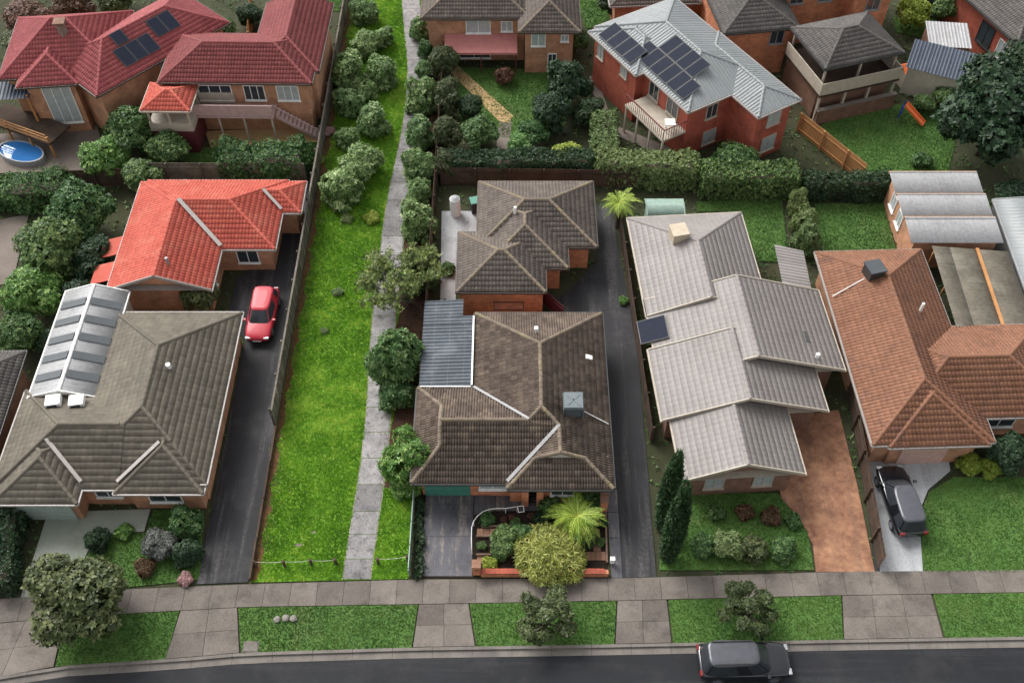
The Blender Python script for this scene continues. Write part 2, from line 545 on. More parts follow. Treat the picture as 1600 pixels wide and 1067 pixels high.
def np_mesh(name, V, F, tint=None, smooth=False):
    """numpy arrays -> mesh; F is (n,k)"""
    me = bpy.data.meshes.new(name)
    n_, k = F.shape
    me.vertices.add(len(V))
    me.vertices.foreach_set('co', np.ascontiguousarray(V, dtype=np.float32).ravel())
    me.loops.add(n_ * k)
    me.loops.foreach_set('vertex_index', np.ascontiguousarray(F, dtype=np.int32).ravel())
    me.polygons.add(n_)
    me.polygons.foreach_set('loop_start', np.arange(0, n_ * k, k, dtype=np.int32))
    if smooth:
        me.polygons.foreach_set('use_smooth', np.ones(n_, dtype=bool))
    if tint is not None:
        a = me.attributes.new('tint', 'FLOAT', 'FACE')
        a.data.foreach_set('value', np.ascontiguousarray(tint, dtype=np.float32))
    me.update(calc_edges=True)
    return me


def in_poly(px, py, poly):
    inside = np.zeros(len(px), dtype=bool)
    n_ = len(poly)
    j = n_ - 1
    for i in range(n_):
        xi, yi = poly[i]; xj, yj = poly[j]
        c = ((yi > py) != (yj > py)) & (px < (xj - xi) * (py - yi) / ((yj - yi) or 1e-9) + xi)
        inside ^= c
        j = i
    return inside


EXCL = []


def sheet(name, poly, z, mat):
    """flat ground sheet with a thin skirt"""
    EXCL.append(poly)
    mb = MB()
    mb.prism(poly, z - 0.25, z)
    return structure(mb.build(name, mat))


def grass_on(poly, dens, mat, label, h=0.07, w=0.026, z=0.0, holes=()):
    xs = [p[0] for p in poly]; ys = [p[1] for p in poly]
    A = (max(xs) - min(xs)) * (max(ys) - min(ys))
    n_ = int(A * dens)
    px = rng.uniform(min(xs), max(xs), n_); py = rng.uniform(min(ys), max(ys), n_)
    k = in_poly(px, py, poly)
    for ho in holes:
        k &= ~in_poly(px, py, ho)
    px, py = px[k], py[k]
    n_ = len(px)
    # clumpiness
    cl = 0.5 + 0.5 * np.sin(px * 2.3 + 1.7 * np.sin(py * 1.9)) * np.sin(py * 2.7 + 1.3 * np.sin(px * 2.1))
    big = 0.5 + 0.5 * np.sin(px * 0.55 + 2.0 * np.sin(py * 0.31)) * np.sin(py * 0.47 + 1.1 * np.sin(px * 0.6))
    def gn(cell):
        gx = (px - min(xs)) / cell; gy = (py - min(ys)) / cell
        g = rng.random((int(gx.max()) + 3, int(gy.max()) + 3))
        i, j = gx.astype(int), gy.astype(int)
        fx, fy = gx - i, gy - j
        return g[i, j] * (1 - fx) * (1 - fy) + g[i + 1, j] * fx * (1 - fy) + g[i, j + 1] * (1 - fx) * fy + g[i + 1, j + 1] * fx * fy
    n1, n2, n3 = gn(.17), gn(.7), gn(2.6)
    cl = n1
    V, F, T = [], [], []
    B = 3
    for b in range(B):
        a = rng.uniform(0, 2 * np.pi, n_)
        ln = rng.uniform(0.3, 1.2, n_) * h
        hh = rng.uniform(0.5, 1.15, n_) * h * (0.6 + 0.8 * cl)
        dx, dy = np.cos(a), np.sin(a)
        bx = px + rng.uniform(-.03, .03, n_); by = py + rng.uniform(-.03, .03, n_)
        V.append(np.stack([np.stack([bx - dy * w, by + dx * w, np.full(n_, z - 0.005)], 1),
                           np.stack([bx + dy * w, by - dx * w, np.full(n_, z - 0.005)], 1),
                           np.stack([bx + dx * ln, by + dy * ln, z + hh], 1)], 1).reshape(-1, 3))
        T.append(np.clip(rng.normal(0.45, 0.14, n_) + 0.80 * (n1 - 0.5) + 0.55 * (n2 - 0.5) + 0.42 * (n3 - .5), 0, 1))
    V = np.concatenate(V)
    F = np.arange(len(V)).reshape(-1, 3)
    o = link('lawn_grass', np_mesh('lawn_grass', V, F, np.concatenate(T)), mat)
    tag(o, label, 'grass', kind='stuff')
    return o


def slab(parent, quad, z0, z1, mat, gap=0.02, name='slab'):
    c = np.mean(np.array(quad), axis=0)
    q = []
    for p in quad:
        d = np.array(p) - c
        L = np.linalg.norm(d)
        q.append(tuple(c + d * (1 - gap * 1.4 / L)))
    mb = MB().prism(q, z0, z1)
    return mb.build(name, mat, parent, bevel=0.008)


# ------------------------------------------------------------------ ground, road, paths

KERB = PL([(-400, 1110), (-150, 1082), (0, 1062), (90, 1045), (280, 1033), (380, 1024), (640, 1016), (960, 1011), (1300, 1004), (1600, 999), (2000, 992)])
FOOT_T = PL([(-400, 985), (0, 935), (200, 920), (390, 912), (640, 905), (970, 903), (1300, 893), (1600, 890), (2000, 884)])
FOOT_B = PL([(-400, 1025), (0, 972), (200, 958), (380, 948), (740, 942), (960, 938), (1300, 930), (1600, 925), (2000, 918)])


def at_x(line, x):
    for (x0, y0), (x1, y1) in zip(line[:-1], line[1:]):
        if x0 <= x <= x1:
            return y0 + (y1 - y0) * (x - x0) / (x1 - x0)
    return line[0][1] if x < line[0][0] else line[-1][1]


kx = np.linspace(-36, 38, 38)
kerb_line = [(float(x), at_x(KERB, x)) for x in kx]
k0, k1 = at_x(KERB, -60), at_x(KERB, 60)
structure(MB().prism([(-260, 320), (-260, k0 - 30), (-60, k0 + .1)] + [(x, y + .1) for x, y in kerb_line] + [(60, k1 + .1), (260, k1), (260, 320)], -1.2, -0.06).build('terrain', 'terrain'))
structure(MB().prism([(-260, -160), (260, -160), (260, 12), (-260, 8)], -1.2, -0.06).build('far_verge', 'lawn_dull'))
rd = MB()
rl_ = [(-260, k0 - 30), (-60, k0)] + kerb_line + [(60, k1), (260, k1)]
for (xa, ya), (xb, yb) in zip(rl_[:-1], rl_[1:]):
    rd.quad([(xa, 8 + (xa + 260) / 130, -.1), (xb, 8 + (xb + 260) / 130, -.1), (xb, yb, -.1), (xa, ya, -.1)])
structure(rd.build('road', 'asphalt_road'))
mbk = MB()
for (x0, y0), (x1, y1) in zip(kerb_line[:-1], kerb_line[1:]):
    mbk.prism([(x0 + .008, y0 + 0.16), (x1 - .008, y1 + 0.16), (x1 - .008, y1), (x0 + .008, y0)], -0.3, 0.02)
    mbk.prism([(x0 + .008, y0 - 0.004), (x1 - .008, y1 - 0.004), (x1 - .008, y1 - 0.36), (x0 + .008, y0 - 0.36)], -0.3, -0.085)
structure(mbk.build('kerb', 'kerb_concrete', bevel=0.02))

foot = structure(MB().prism([(x, at_x(FOOT_T, x) + .02) for x in kx] + [(x, at_x(FOOT_B, x) - .02) for x in kx[::-1]], -0.3, -0.03).build('footpath', 'soil'))
fx = -35.0
while fx < 37:
    nx = fx + 1.38
    slab(foot, [(fx, at_x(FOOT_B, fx)), (nx, at_x(FOOT_B, nx)), (nx, at_x(FOOT_T, nx)), (fx, at_x(FOOT_T, fx))], -0.1, 0.012, 'foot_concrete', 0.009)
    fx = nx


def crossover(uL0, uL1, uR0, uR1, cols, rows):
    """concrete vehicle crossing from kerb to footpath: x bounds given at kerb (0) and at footpath (1)"""
    xa0 = P(uL0, 1012)[0]; xa1 = P(uL1, 940)[0]; xb0 = P(uR0, 1012)[0]; xb1 = P(uR1, 940)[0]
    base = structure(MB().prism([(xa0, at_x(KERB, xa0) + .17), (xb0, at_x(KERB, xb0) + .17), (xb1, at_x(FOOT_B, xb1) - .01), (xa1, at_x(FOOT_B, xa1) - .01)], -0.3, -0.02).build('crossover', 'soil'))

    def pt(s, t):
        x0 = xa0 + (xb0 - xa0) * s; x1 = xa1 + (xb1 - xa1) * s
        y0 = at_x(KERB, x0) + .18; y1 = at_x(FOOT_B, x1) - .015
        return (x0 + (x1 - x0) * t, y0 + (y1 - y0) * t)
    for i in range(cols):
        for j in range(rows):
            slab(base, [pt(i / cols, j / rows), pt((i + 1) / cols, j / rows), pt((i + 1) / cols, (j + 1) / rows), pt(i / cols, (j + 1) / rows)], -0.1, 0.016, 'foot_concrete', 0.009)


crossover(-60, -10, 92, 108, 2, 2)
crossover(262, 285, 375, 372, 2, 2)
crossover(645, 655, 742, 732, 2, 2)
crossover(962, 965, 1050, 1042, 2, 2)
crossover(1322, 1318, 1478, 1458, 3, 2)


def verge(u0b, u0t, u1b, u1t, label, side=True):
    xs0, xt0 = P(u0b, 1012)[0], P(u0t, 940)[0]
    xs1, xt1 = P(u1b, 1012)[0], P(u1t, 940)[0]
    lo = [(x, at_x(KERB, x) + .17) for x in np.linspace(xs0, xs1, 8)]
    hi = [(x, at_x(FOOT_B, x) - .03) for x in np.linspace(xt1, xt0, 8)]
    poly = lo + hi
    sheet('verge', poly, 0.0, 'lawn_dull')
    grass_on(poly, 230, 'grass_dull', label, 0.055, .024)


verge(95, 110, 262, 283, 'mown verge grass under the olive street tree')
verge(378, 374, 643, 653, 'mown verge grass in front of the grassy walkway')
verge(745, 734, 960, 963, 'mown verge grass in front of the fenced front garden')
verge(1053, 1045, 1320, 1316, 'mown verge grass beside the street car')
verge(1482, 1462, 1800, 1790, 'mown verge grass at the far right of the street')

# public walkway: lawn, winding concrete path
XF = -13.72
path_left = PL([(533, 907), (552, 790), (566, 700), (573, 620), (577, 540), (582, 480), (590, 420), (598, 350), (606, 300), (620, 240), (633, 170), (637, 100), (631, 50), (627, 0), (625, -60)])
pl = np.array(path_left)


def path_x(y):
    return float(np.interp(y, pl[:, 1], pl[:, 0]))


def sm(y):
    return sum(path_x(y + d) for d in (-1.6, -.8, 0, .8, 1.6)) / 5


walk_poly = [(XF, 23.3), (-5.45, 23.5), (-5.45, 81), (XF, 81)]
sheet('walkway_lawn', walk_poly, 0.0, 'lawn')
PW = 1.56
pathbase = structure(MB().prism([(sm(y) - .0, y) for y in np.linspace(23.45, 81, 60)] + [(sm(y) + PW, y) for y in np.linspace(81, 23.45, 60)], -0.2, -0.006).build('park_path', 'soil'))
yy = [23.46, 24.62, 26.06, 27.46, 29.16, 30.87, 32.65, 34.41]
while yy[-1] < 80:
    yy.append(yy[-1] + 1.75)
for a, b in zip(yy[:-1], yy[1:]):
    slab(pathbase, [(sm(a) + .05, a), (sm(a) + PW - .05, a), (sm(b) + PW - .05, b), (sm(b) + .05, b)], -0.1, 0.022, 'path_concrete', 0.018)
    for o_ in (0.0, PW - .07):
        MB().prism([(sm(a) + o_, a), (sm(a) + o_ + .07, a), (sm(b) + o_ + .07, b), (sm(b) + o_, b)], -.1, .014).build('path_edging', 'path_edge', pathbase)
path_hole = [(sm(y) + .05 + .03 * math.sin(y * 9), y) for y in np.linspace(23.45, 81, 60)] + [(sm(y) + PW - .05, y) for y in np.linspace(81, 23.45, 60)]
# mulch bed right of the path and leaf litter along the fence
bed = [(sm(y) + PW + .06 + .12 * math.sin(y * 1.7), y) for y in np.linspace(29.0, 80, 50)]
mulch_poly = bed + [(-5.46, 80), (-5.46, 28.6)]
structure(MB().prism(mulch_poly, -0.2, 0.010).build('mulch_bed', 'mulch'))
lit_poly = [(XF + .05, 23.4), (XF + .3, 23.4)] + [(XF + .34 + .12 * math.sin(y * 2.1) + .08 * math.sin(y * 5.3), y) for y in np.linspace(24, 80, 110)] + [(XF + .05, 80)]
structure(MB().prism(lit_poly, -0.2, 0.008).build('leaf_litter', 'litter'))
bare = []
for bx_, by_, ba, bb in ((-11.45, 25.45, .22, .12), (-10.75, 26.2, .2, .07)):
    bare.append([(bx_ + ba * math.cos(t) * random.uniform(.7, 1.2), by_ + bb * math.sin(t) * random.uniform(.7, 1.2)) for t in np.linspace(0, 6.28, 14, endpoint=False)])
grass_on(walk_poly, 420, 'grass', 'bright green mown grass of the public walkway', 0.065, 0.026, 0.0, [path_hole, mulch_poly, lit_poly] + bare)
for b in bare:
    structure(MB().prism(b, -.1, .006).build('bare_earth', 'taupe_paving'))

# driveways and yards
sheet('driveway_left', [(-16.5, 23.2), (XF - .12, 23.3), (XF - .12, 56), (-15.5, 56), (-16.0, 47), (-18.0, 44.5), (-18.0, 41.2), (-16.6, 39.5)], 0.004, 'asphalt_drive')
sheet('driveway_right', [(5.72, 23.55), (7.6, 23.6), (7.75, 38), (7.3, 45), (6.9, 51), (5.9, 51.5), (5.6, 46), (3.4, 43.2), (2.0, 42.6), (3.3, 41.3), (5.6, 39.8)], 0.004, 'asphalt_drive')
drv = structure(MB().prism(PL([(651, 902), (742, 902), (742, 815), (757, 800), (845, 800), (845, 768), (660, 768)]), -.2, -.012).build('driveway', 'soil'))


def uv_slab(a, mat='dark_concrete', z1=0.008, par=drv):
    slab(par, PL(a), -.1, z1, mat, 0.012)


uv_slab([(660, 900), (738, 900), (738, 838), (661, 838)])
uv_slab([(661, 838), (738, 838), (740, 788), (664, 788)])
uv_slab([(664, 788), (740, 788), (742, 769), (666, 769)])
uv_slab([(740, 804), (774, 798), (774, 769), (742, 769)])
uv_slab([(774, 798), (812, 798), (812, 771), (774, 770)])
uv_slab([(812, 798), (850, 798), (850, 772), (812, 771)])
# side strip of concrete right of the front garden
for a, b in ((903, 840), (840, 800), (800, 765)):
    uv_slab([(947 + (a - 765) * .06, a), (966 + (a - 765) * .06 - 2, a), (966 + (b - 765) * .06 - 2, b), (947 + (b - 765) * .06, b)], 'dark_concrete')
sheet('garden_soil', PL([(743, 900), (949, 900), (944, 790), (845, 790), (845, 801), (757, 801), (743, 815)]), 0.02, 'soil')
sheet('driveway_stamped', PL([(1275, 893), (1270, 850), (1250, 810), (1222, 780), (1212, 745), (1205, 700), (1205, 655), (1310, 640), (1340, 760), (1367, 893)]), 0.008, 'stamped_concrete')
sheet('driveway_pale', PL([(1375, 893), (1350, 700), (1480, 706), (1485, 735), (1450, 765), (1436, 800), (1442, 893)]), 0.008, 'pale_concrete')
sheet('driveway_sage', PL([(30, 940), (75, 800), (235, 795), (225, 830), (150, 835), (128, 880), (112, 945)]), 0.008, 'grey_green_concrete')
sheet('wet_lane', PL([(1300, 560), (1330, 560), (1368, 893), (1376, 893), (1352, 700), (1320, 500)]), 0.004, 'asphalt_drive')
sheet('back_path', PL([(690, 100), (712, 100), (802, 182), (795, 192), (780, 190)]), 0.012, 'sandstone_path')
sheet('garden_path', PL([(780, 190), (800, 190), (795, 235), (775, 235)]), 0.008, 'taupe_paving')
sheet('side_path', PL([(920, 120), (932, 118), (958, 195), (1050, 232), (1040, 245), (945, 205)]), 0.010, 'taupe_paving')
sheet('patio', PL([(320, 205), (500, 200), (500, 222), (330, 232)]), 0.010, 'sandstone_path')
sheet('courtyard', PL([(690, 330), (745, 330), (745, 400), (714, 410), (712, 470), (688, 470)]), 0.012, 'pale_concrete')
sheet('pool_deck', PL([(-60, 215), (150, 195), (170, 250), (110, 290), (-60, 290)]), 0.006, 'taupe_paving')
sheet('parking_yard', PL([(-40, 350), (45, 335), (20, 440), (-60, 460)]), 0.006, 'taupe_paving')

for nm, pts, lab in (
        ('rear lawn', [(1088, 315), (1222, 312), (1232, 410), (1185, 408), (1150, 330), (1090, 330)], 'green rear lawn beside the pale clipped hedge'),
        ('rear lawn', [(1272, 318), (1380, 318), (1400, 392), (1285, 392)], 'green back lawn behind the terracotta roofed house'),
        ('front lawn', [(1443, 893), (1437, 805), (1452, 768), (1490, 745), (1640, 745), (1640, 893)], 'mottled front lawn beside the pale driveway'),
        ('back lawn', [(1255, 215), (1300, 185), (1420, 160), (1500, 190), (1480, 275), (1345, 275)], 'back lawn below the timber deck'),
        ('garden lawn', [(712, 105), (870, 110), (850, 215), (720, 215)], 'lawn behind the orange brick house with pink awning'),
        ('yard lawn', [(285, 232), (500, 222), (500, 275), (285, 275)], 'lawn strip below the balcony house'),
        ('front lawn', [(130, 880), (152, 836), (228, 832), (240, 797), (318, 797), (312, 905), (215, 915), (115, 925)], 'shaded front lawn of the olive roofed house'),
        ('garden lawn', [(900, -10), (1010, -10), (985, 35), (915, 45)], 'bright lawn at the top edge beside the grey roof'),
        ('yard lawn', [(1395, 28), (1540, 28), (1530, 75), (1400, 50)], 'far lawn behind the navy roofed shed'),
        ('yard lawn', [(455, -20), (540, -20), (535, 18), (450, 14)], 'far lawn behind the crimson roof by the fence'),
        ('front garden', [(1030, 890), (1040, 790), (1080, 770), (1215, 770), (1262, 830), (1272, 890)], 'garden lawn under the two cypresses')):
    poly = PL(pts)
    sheet('lawn', poly, 0.0, 'lawn_dull')
    grass_on(poly, 170, 'grass_dull', lab, 0.06, 0.026)

# ------------------------------------------------------------------ roofs
TILE = dict(w=0.30, g=0.345, lip=0.060, prof=[(0, -.022), (.035, -.022), (.055, .036), (.12, .036), (.15, -.022), (.185, -.022), (.205, .036), (.27, .036), (.30, -.022)])
TILE1 = dict(w=0.22, g=0.34, lip=0.030, prof=[(0, 0), (.06, 0), (.09, .03), (.18, .03), (.22, 0)])
FLATTILE = dict(w=0.33, g=0.36, lip=0.012, prof=[(0, 0), (.13, .002), (.17, .008), (.29, .008), (.33, 0)])
METAL = dict(w=0.76, g=99, lip=0.0, prof=[(0, 0), (.05, .0), (.07, .03), (.10, .03), (.12, 0), (.30, 0), (.32, .03), (.35, .03), (.37, 0), (.55, 0), (.57, .03), (.60, .03), (.62, 0), (.76, 0)])
CORR = dict(w=0.30, g=1.9, lip=0.012, prof=[(0, 0), (.05, .024), (.10, 0), (.15, .024), (.20, 0), (.25, .024), (.30, 0)])


def face_basis(poly):
    A, B = Vector(poly[0]), Vector(poly[1])
    e = (B - A).normalized()
    nn = Vector((0, 0, 0))
    for i in range(len(poly)):
        p, q = Vector(poly[i]), Vector(poly[(i + 1) % len(poly)])
        nn += p.cross(q)
    nn.normalize()
    if nn.z < 0:
        nn = -nn
    s = nn.cross(e).normalized()
    return A, e, s, nn


def tile_local(T):
    """one tile in (along eave, up slope, out) coordinates: quads"""
    pr = T['prof']; g = T['g']; lip = T['lip']
    rows = [[(a, -0.02, h + lip) for a, h in pr], [(a, g, h) for a, h in pr]]
    V = rows[0] + rows[1]
    k = len(pr)
    F = [(i, i + 1, k + i + 1, k + i) for i in range(k - 1)]
    if lip > 0:
        V += [(a, -0.02, -0.01) for a, h in pr]
        F += [(2 * k + i, 2 * k + i + 1, i + 1, i) for i in range(k - 1)]
    return np.array(V), np.array(F)


def tile_face(poly, T, skip=None, seed=0):
    """tiled roof plane clipped to the convex 3D polygon; returns mesh (and list of whole tiles if skip is a set to fill)"""
    A, e, s, nn = face_basis(poly)
    p2 = [((Vector(p) - A).dot(e), (Vector(p) - A).dot(s)) for p in poly]
    amin, amax = min(p[0] for p in p2), max(p[0] for p in p2)
    bmax = max(p[1] for p in p2)
    g = min(T['g'], bmax + 0.02)
    T = dict(T, g=g)
    TV, TF = tile_local(T)
    ni = int(math.ceil((amax - amin) / T['w'])) + 1
    nj = max(1, int(math.ceil(bmax / g - 1e-6)))
    r_ = np.random.default_rng(seed + 11)
    I, J = np.meshgrid(np.arange(ni), np.arange(nj), indexing='ij')
    I, J = I.ravel(), J.ravel()
    a0 = amin + I * T['w']; b0 = J * g
    # keep the tiles whose box touches the polygon
    pa = np.array(p2)
    keep = np.ones(len(I), bool)
    whole = np.ones(len(I), bool)
    cw = T['w']
    for k in range(len(p2)):
        p, q = pa[k], pa[(k + 1) % len(p2)]
        d = q - p
        nrm = np.array([-d[1], d[0]]) / (np.linalg.norm(d) + 1e-9)
        ds = [((a0 + ca - p[0]) * nrm[0] + (b0 + cb - p[1]) * nrm[1]) for ca in (0, cw) for cb in (0, g)]
        keep &= (np.max(ds, axis=0) > 0.0)
        if k > 0:
            whole &= (np.min(ds, axis=0) > -0.002)
    E3 = np.array([e, s, nn])
    singles = []
    if skip is not None:
        for i in np.nonzero(whole & keep)[0]:
            o3 = np.array(A) + np.array([a0[i], b0[i], 0]) @ E3
            singles.append((o3, i))
        return singles, (a0, b0, keep, T, E3, A, e, s, nn, p2)
    return _tile_mesh(a0, b0, keep, T, E3, A, poly, nn, r_)


def _tile_mesh(a0, b0, keep, T, E3, A, poly, nn, r_):
    TV, TF = tile_local(T)
    a0, b0 = a0[keep], b0[keep]
    n_ = len(a0)
    V = TV[None] + np.stack([a0, b0, np.zeros(n_)], 1)[:, None, :]
    jit = r_.normal(0, 0.004, n_)
    V[:, :, 2] += jit[:, None] * (V[:, :, 1] < b0[:, None] + 0.01)
    V = V.reshape(-1, 3) @ E3 + np.array(A)
    F = (TF[None] + (np.arange(n_) * len(TV))[:, None, None]).reshape(-1, 4)
    me = np_mesh('roof', V, F, np.repeat(r_.random(n_), len(TF)))
    bm = bmesh.new()
    bm.from_mesh(me)
    for k in range(1, len(poly)):
        p, q = Vector(poly[k]), Vector(poly[(k + 1) % len(poly)])
        d = q - p
        if d.length < 1e-5:
            continue
        out = d.cross(nn)
        bmesh.ops.bisect_plane(bm, geom=bm.verts[:] + bm.edges[:] + bm.faces[:], plane_co=p, plane_no=out, clear_outer=True)
    bm.to_mesh(me)
    bm.free()
    return me


def join_meshes(name, mes):
    bm = bmesh.new()
    for me in mes:
        bm.from_mesh(me)
    out = bpy.data.meshes.new(name)
    bm.to_mesh(out)
    bm.free()
    for me in mes:
        bpy.data.meshes.remove(me)
    return out


def cap_mesh(L=0.42, w=0.13, h=0.085):
    mb = MB()
    prof = [(-w, -.06), (-w * .75, h * .45), (-w * .3, h * .95), (w * .3, h * .95), (w * .75, h * .45), (w, -.06)]
    for i in range(5):
        (a, b), (c, d) = prof[i], prof[i + 1]
        k = 0.86
        mb.quad([(0, a, b), (0, c, d), (L, c * k, d * k - .006), (L, a * k, b * k - .006)][::-1])
    mb.quad([(0, a, b) for a, b in prof][::-1])
    return mb


def line_matrix(p, q):
    p, q = Vector(p), Vector(q)
    ex = (q - p).normalized()
    ey = Vector((0, 0, 1)).cross(ex).normalized()
    ez = ex.cross(ey)
    return Matrix((ex, ey, ez)).transposed(), (q - p).length


def caps_on(lines):
    """joined ridge capping along 3D lines (low end first)"""
    mb = MB()
    cm = cap_mesh()
    for p, q in lines:
        m3, L = line_matrix(p, q)
        k = max(1, int(round(L / 0.40)))
        for i in range(k):
            o = Vector(p) + (Vector(q) - Vector(p)) * (i / k)
            b = len(mb.v)
            mb.v += [tuple(o + m3 @ Vector((v[0] * L / k / 0.40, v[1], v[2]))) for v in cm.v]
            mb.f += [tuple(b + x for x in f) for f in cm.f]
            mb.uv += cm.uv
    return mb


class House:
    def __init__(self, name, label, loc, rz=0.0, wall='brick_tan', tile='tile_brown', T=TILE1, gutter='gutter_brown', cat='house'):
        self.o = thing(name, label, cat, (loc[0], loc[1], 0), R(rz))
        self.loc, self.rz = loc, R(rz)
        self.wall, self.tile, self.T, self.gut = wall, tile, T, gutter
        self.roofs, self.caps = [], []
        self.mw, self.mg, self.mgable = MB(), MB(), MB()
        self.seed = int(abs(loc[0] * 31 + loc[1] * 17))

    def to_local(self, x, y):
        dx, dy = x - self.loc[0], y - self.loc[1]
        c, s = math.cos(-self.rz), math.sin(-self.rz)
        return (dx * c - dy * s, dx * s + dy * c)

    def walls(self, x0, y0, x1, y1, z0, z1, mb=None):
        mb = mb or self.mw
        c = [(x0, y0), (x1, y0), (x1, y1), (x0, y1)]
        for i in range(4):
            a, b = c[i], c[(i + 1) % 4]
            mb.quad([(a[0], a[1], z0), (b[0], b[1], z0), (b[0], b[1], z1), (a[0], a[1], z1)])

    def block(self, x0, y0, x1, y1, z=2.45, pitch=0.42, ends=('hip', 'hip'), axis=None, oh=0.45, walls=True, z0=-0.05, caps=True, gut=True):
        w, d = x1 - x0, y1 - y0
        axis = axis or ('y' if d >= w else 'x')
        S = self.roofs
        if axis == 'y':
            cx = (x0 + x1) / 2; h = w / 2; zr = z + h * pitch
            ya = y0 + (h if ends[0] == 'hip' else 0); yb = y1 - (h if ends[1] == 'hip' else 0)
            if ya > yb:
                ya = yb = (y0 + y1) / 2
            ra, rb = (cx, ya, zr), (cx, yb, zr)
            S.append([(x0, y1, z), (x0, y0, z), ra, rb])
            S.append([(x1, y0, z), (x1, y1, z), rb, ra])
            if ends[0] == 'hip':
                S.append([(x0, y0, z), (x1, y0, z), ra])
                self.caps += [((x0, y0, z), ra), ((x1, y0, z), ra)]
            else:
                self.gable([(x0, y0), (x1, y0)], (cx, ya), z, zr, oh, (0, 1))
            if ends[1] == 'hip':
                S.append([(x1, y1, z), (x0, y1, z), rb])
                self.caps += [((x0, y1, z), rb), ((x1, y1, z), rb)]
            else:
                self.gable([(x1, y1), (x0, y1)], (cx, yb), z, zr, oh, (0, -1))
        else:
            cy = (y0 + y1) / 2; h = d / 2; zr = z + h * pitch
            xa = x0 + (h if ends[0] == 'hip' else 0); xb = x1 - (h if ends[1] == 'hip' else 0)
            if xa > xb:
                xa = xb = (x0 + x1) / 2
            ra, rb = (xa, cy, zr), (xb, cy, zr)
            S.append([(x0, y0, z), (x1, y0, z), rb, ra])
            S.append([(x1, y1, z), (x0, y1, z), ra, rb])
            if ends[0] == 'hip':
                S.append([(x0, y1, z), (x0, y0, z), ra])
                self.caps += [((x0, y0, z), ra), ((x0, y1, z), ra)]
            else:
                self.gable([(x0, y1), (x0, y0)], (xa, cy), z, zr, oh, (1, 0))
            if ends[1] == 'hip':
                S.append([(x1, y0, z), (x1, y1, z), rb])
                self.caps += [((x1, y0, z), rb), ((x1, y1, z), rb)]
            else:
                self.gable([(x1, y0), (x1, y1)], (xb, cy), z, zr, oh, (-1, 0))
        if (Vector(ra) - Vector(rb)).length > 0.3:
            self.caps.append((ra, rb))
        if walls:
            self.walls(x0 + oh, y0 + oh, x1 - oh, y1 - oh, z0, z - 0.02)
        if gut:
            e = 0.06
            for a, b, en in (((x0 - e, y0 - e), (x1 + e, y0 - e), axis == 'y' and ends[0] != 'hip'), ((x1 + e, y0 - e), (x1 + e, y1 + e), axis == 'x' and ends[1] != 'hip'),
                             ((x1 + e, y1 + e), (x0 - e, y1 + e), axis == 'y' and ends[1] != 'hip'), ((x0 - e, y1 + e), (x0 - e, y0 - e), axis == 'x' and ends[0] != 'hip')):
                if not en:
                    self.mg.bar((a[0], a[1], z - .085), (b[0], b[1], z - .085), 0.11, 0.12)
            self.mg.quad([(x0 + .02, y0 + .02, z - .06), (x0 + .02, y1 - .02, z - .06), (x1 - .02, y1 - .02, z - .06), (x1 - .02, y0 + .02, z - .06)])

    def gable(self, ab, r, z, zr, oh, inn):
        (ax, ay), (bx, by) = ab
        ox, oy = inn[0] * oh, inn[1] * oh
        self.mgable.quad([(ax + ox, ay + oy, z - .05), (bx + ox, by + oy, z - .05), (r[0] + ox, r[1] + oy, zr - .05)])
        self.mg.bar((ax, ay, z - .04), (r[0], r[1], zr - .04), 0.06, 0.2)
        self.mg.bar((bx, by, z - .04), (r[0], r[1], zr - .04), 0.06, 0.2)

    def finish(self, capmat=None, gablemat=None):
        mes = [tile_face(p_, self.T, seed=self.seed + i) for i, p_ in enumerate([self._dedupe(p) for p in self.roofs])]
        me = join_meshes('roof', mes)
        o = link('roof', me, self.tile, self.o)
        o['kind'] = 'stuff'
        if self.caps and capmat != '':
            caps_on(self.caps).build('ridge_capping', capmat or self.tile, self.o, smooth=False)['kind'] = 'stuff'
        if self.mw.f:
            self.mw.build('wall', self.wall, self.o)
        if self.mgable.f:
            self.mgable.build('gable', gablemat or self.wall, self.o)
        if self.mg.f:
            self.mg.build('gutter', self.gut, self.o)
        return self

    @staticmethod
    def _dedupe(p):
        q = []
        for a in p:
            if not q or (Vector(a) - Vector(q[-1])).length > 0.02:
                q.append(a)
        return q

    def window(self, x, y, ang, z, w, h, frame='white_paint', pane='glass', mull=1, sill=True, name='window'):
        return window_at(self.o, x, y, ang, z, w, h, frame, pane, mull, sill, name)

    def panel_rows(self, face_pts, a0, b0, cols, rows, mat='solar', w=1.0, h=1.6, skip=()):
        A, e, s, nn = face_basis(face_pts)
        for i in range(cols):
            for j in range(rows):
                if (i, j) in skip:
                    continue
                c = A + e * (a0 + (i + .5) * w) + s * (b0 + (j + .5) * h) + nn * 0.13
                m3 = Matrix((e, s, nn)).transposed()
                p = link('solar_panel', SOLAR_F(w, h), 'dark_trim', self.o)
                p.matrix_local = Matrix.Translation(c) @ m3.to_4x4()
                g = link('cell_sheet', SOLAR_C(w, h), mat, p)


_sol = {}


def SOLAR_F(w, h):
    if ('f', w, h) not in _sol:
        _sol[('f', w, h)] = MB().box((0, 0, 0), (w - .03, h - .03, .04)).mesh('solar_panel')
    return _sol[('f', w, h)]


def SOLAR_C(w, h):
    if ('c', w, h) not in _sol:
        _sol[('c', w, h)] = MB().box((0, 0, .012), (w - .11, h - .11, .03)).mesh('cell_sheet')
    return _sol[('c', w, h)]


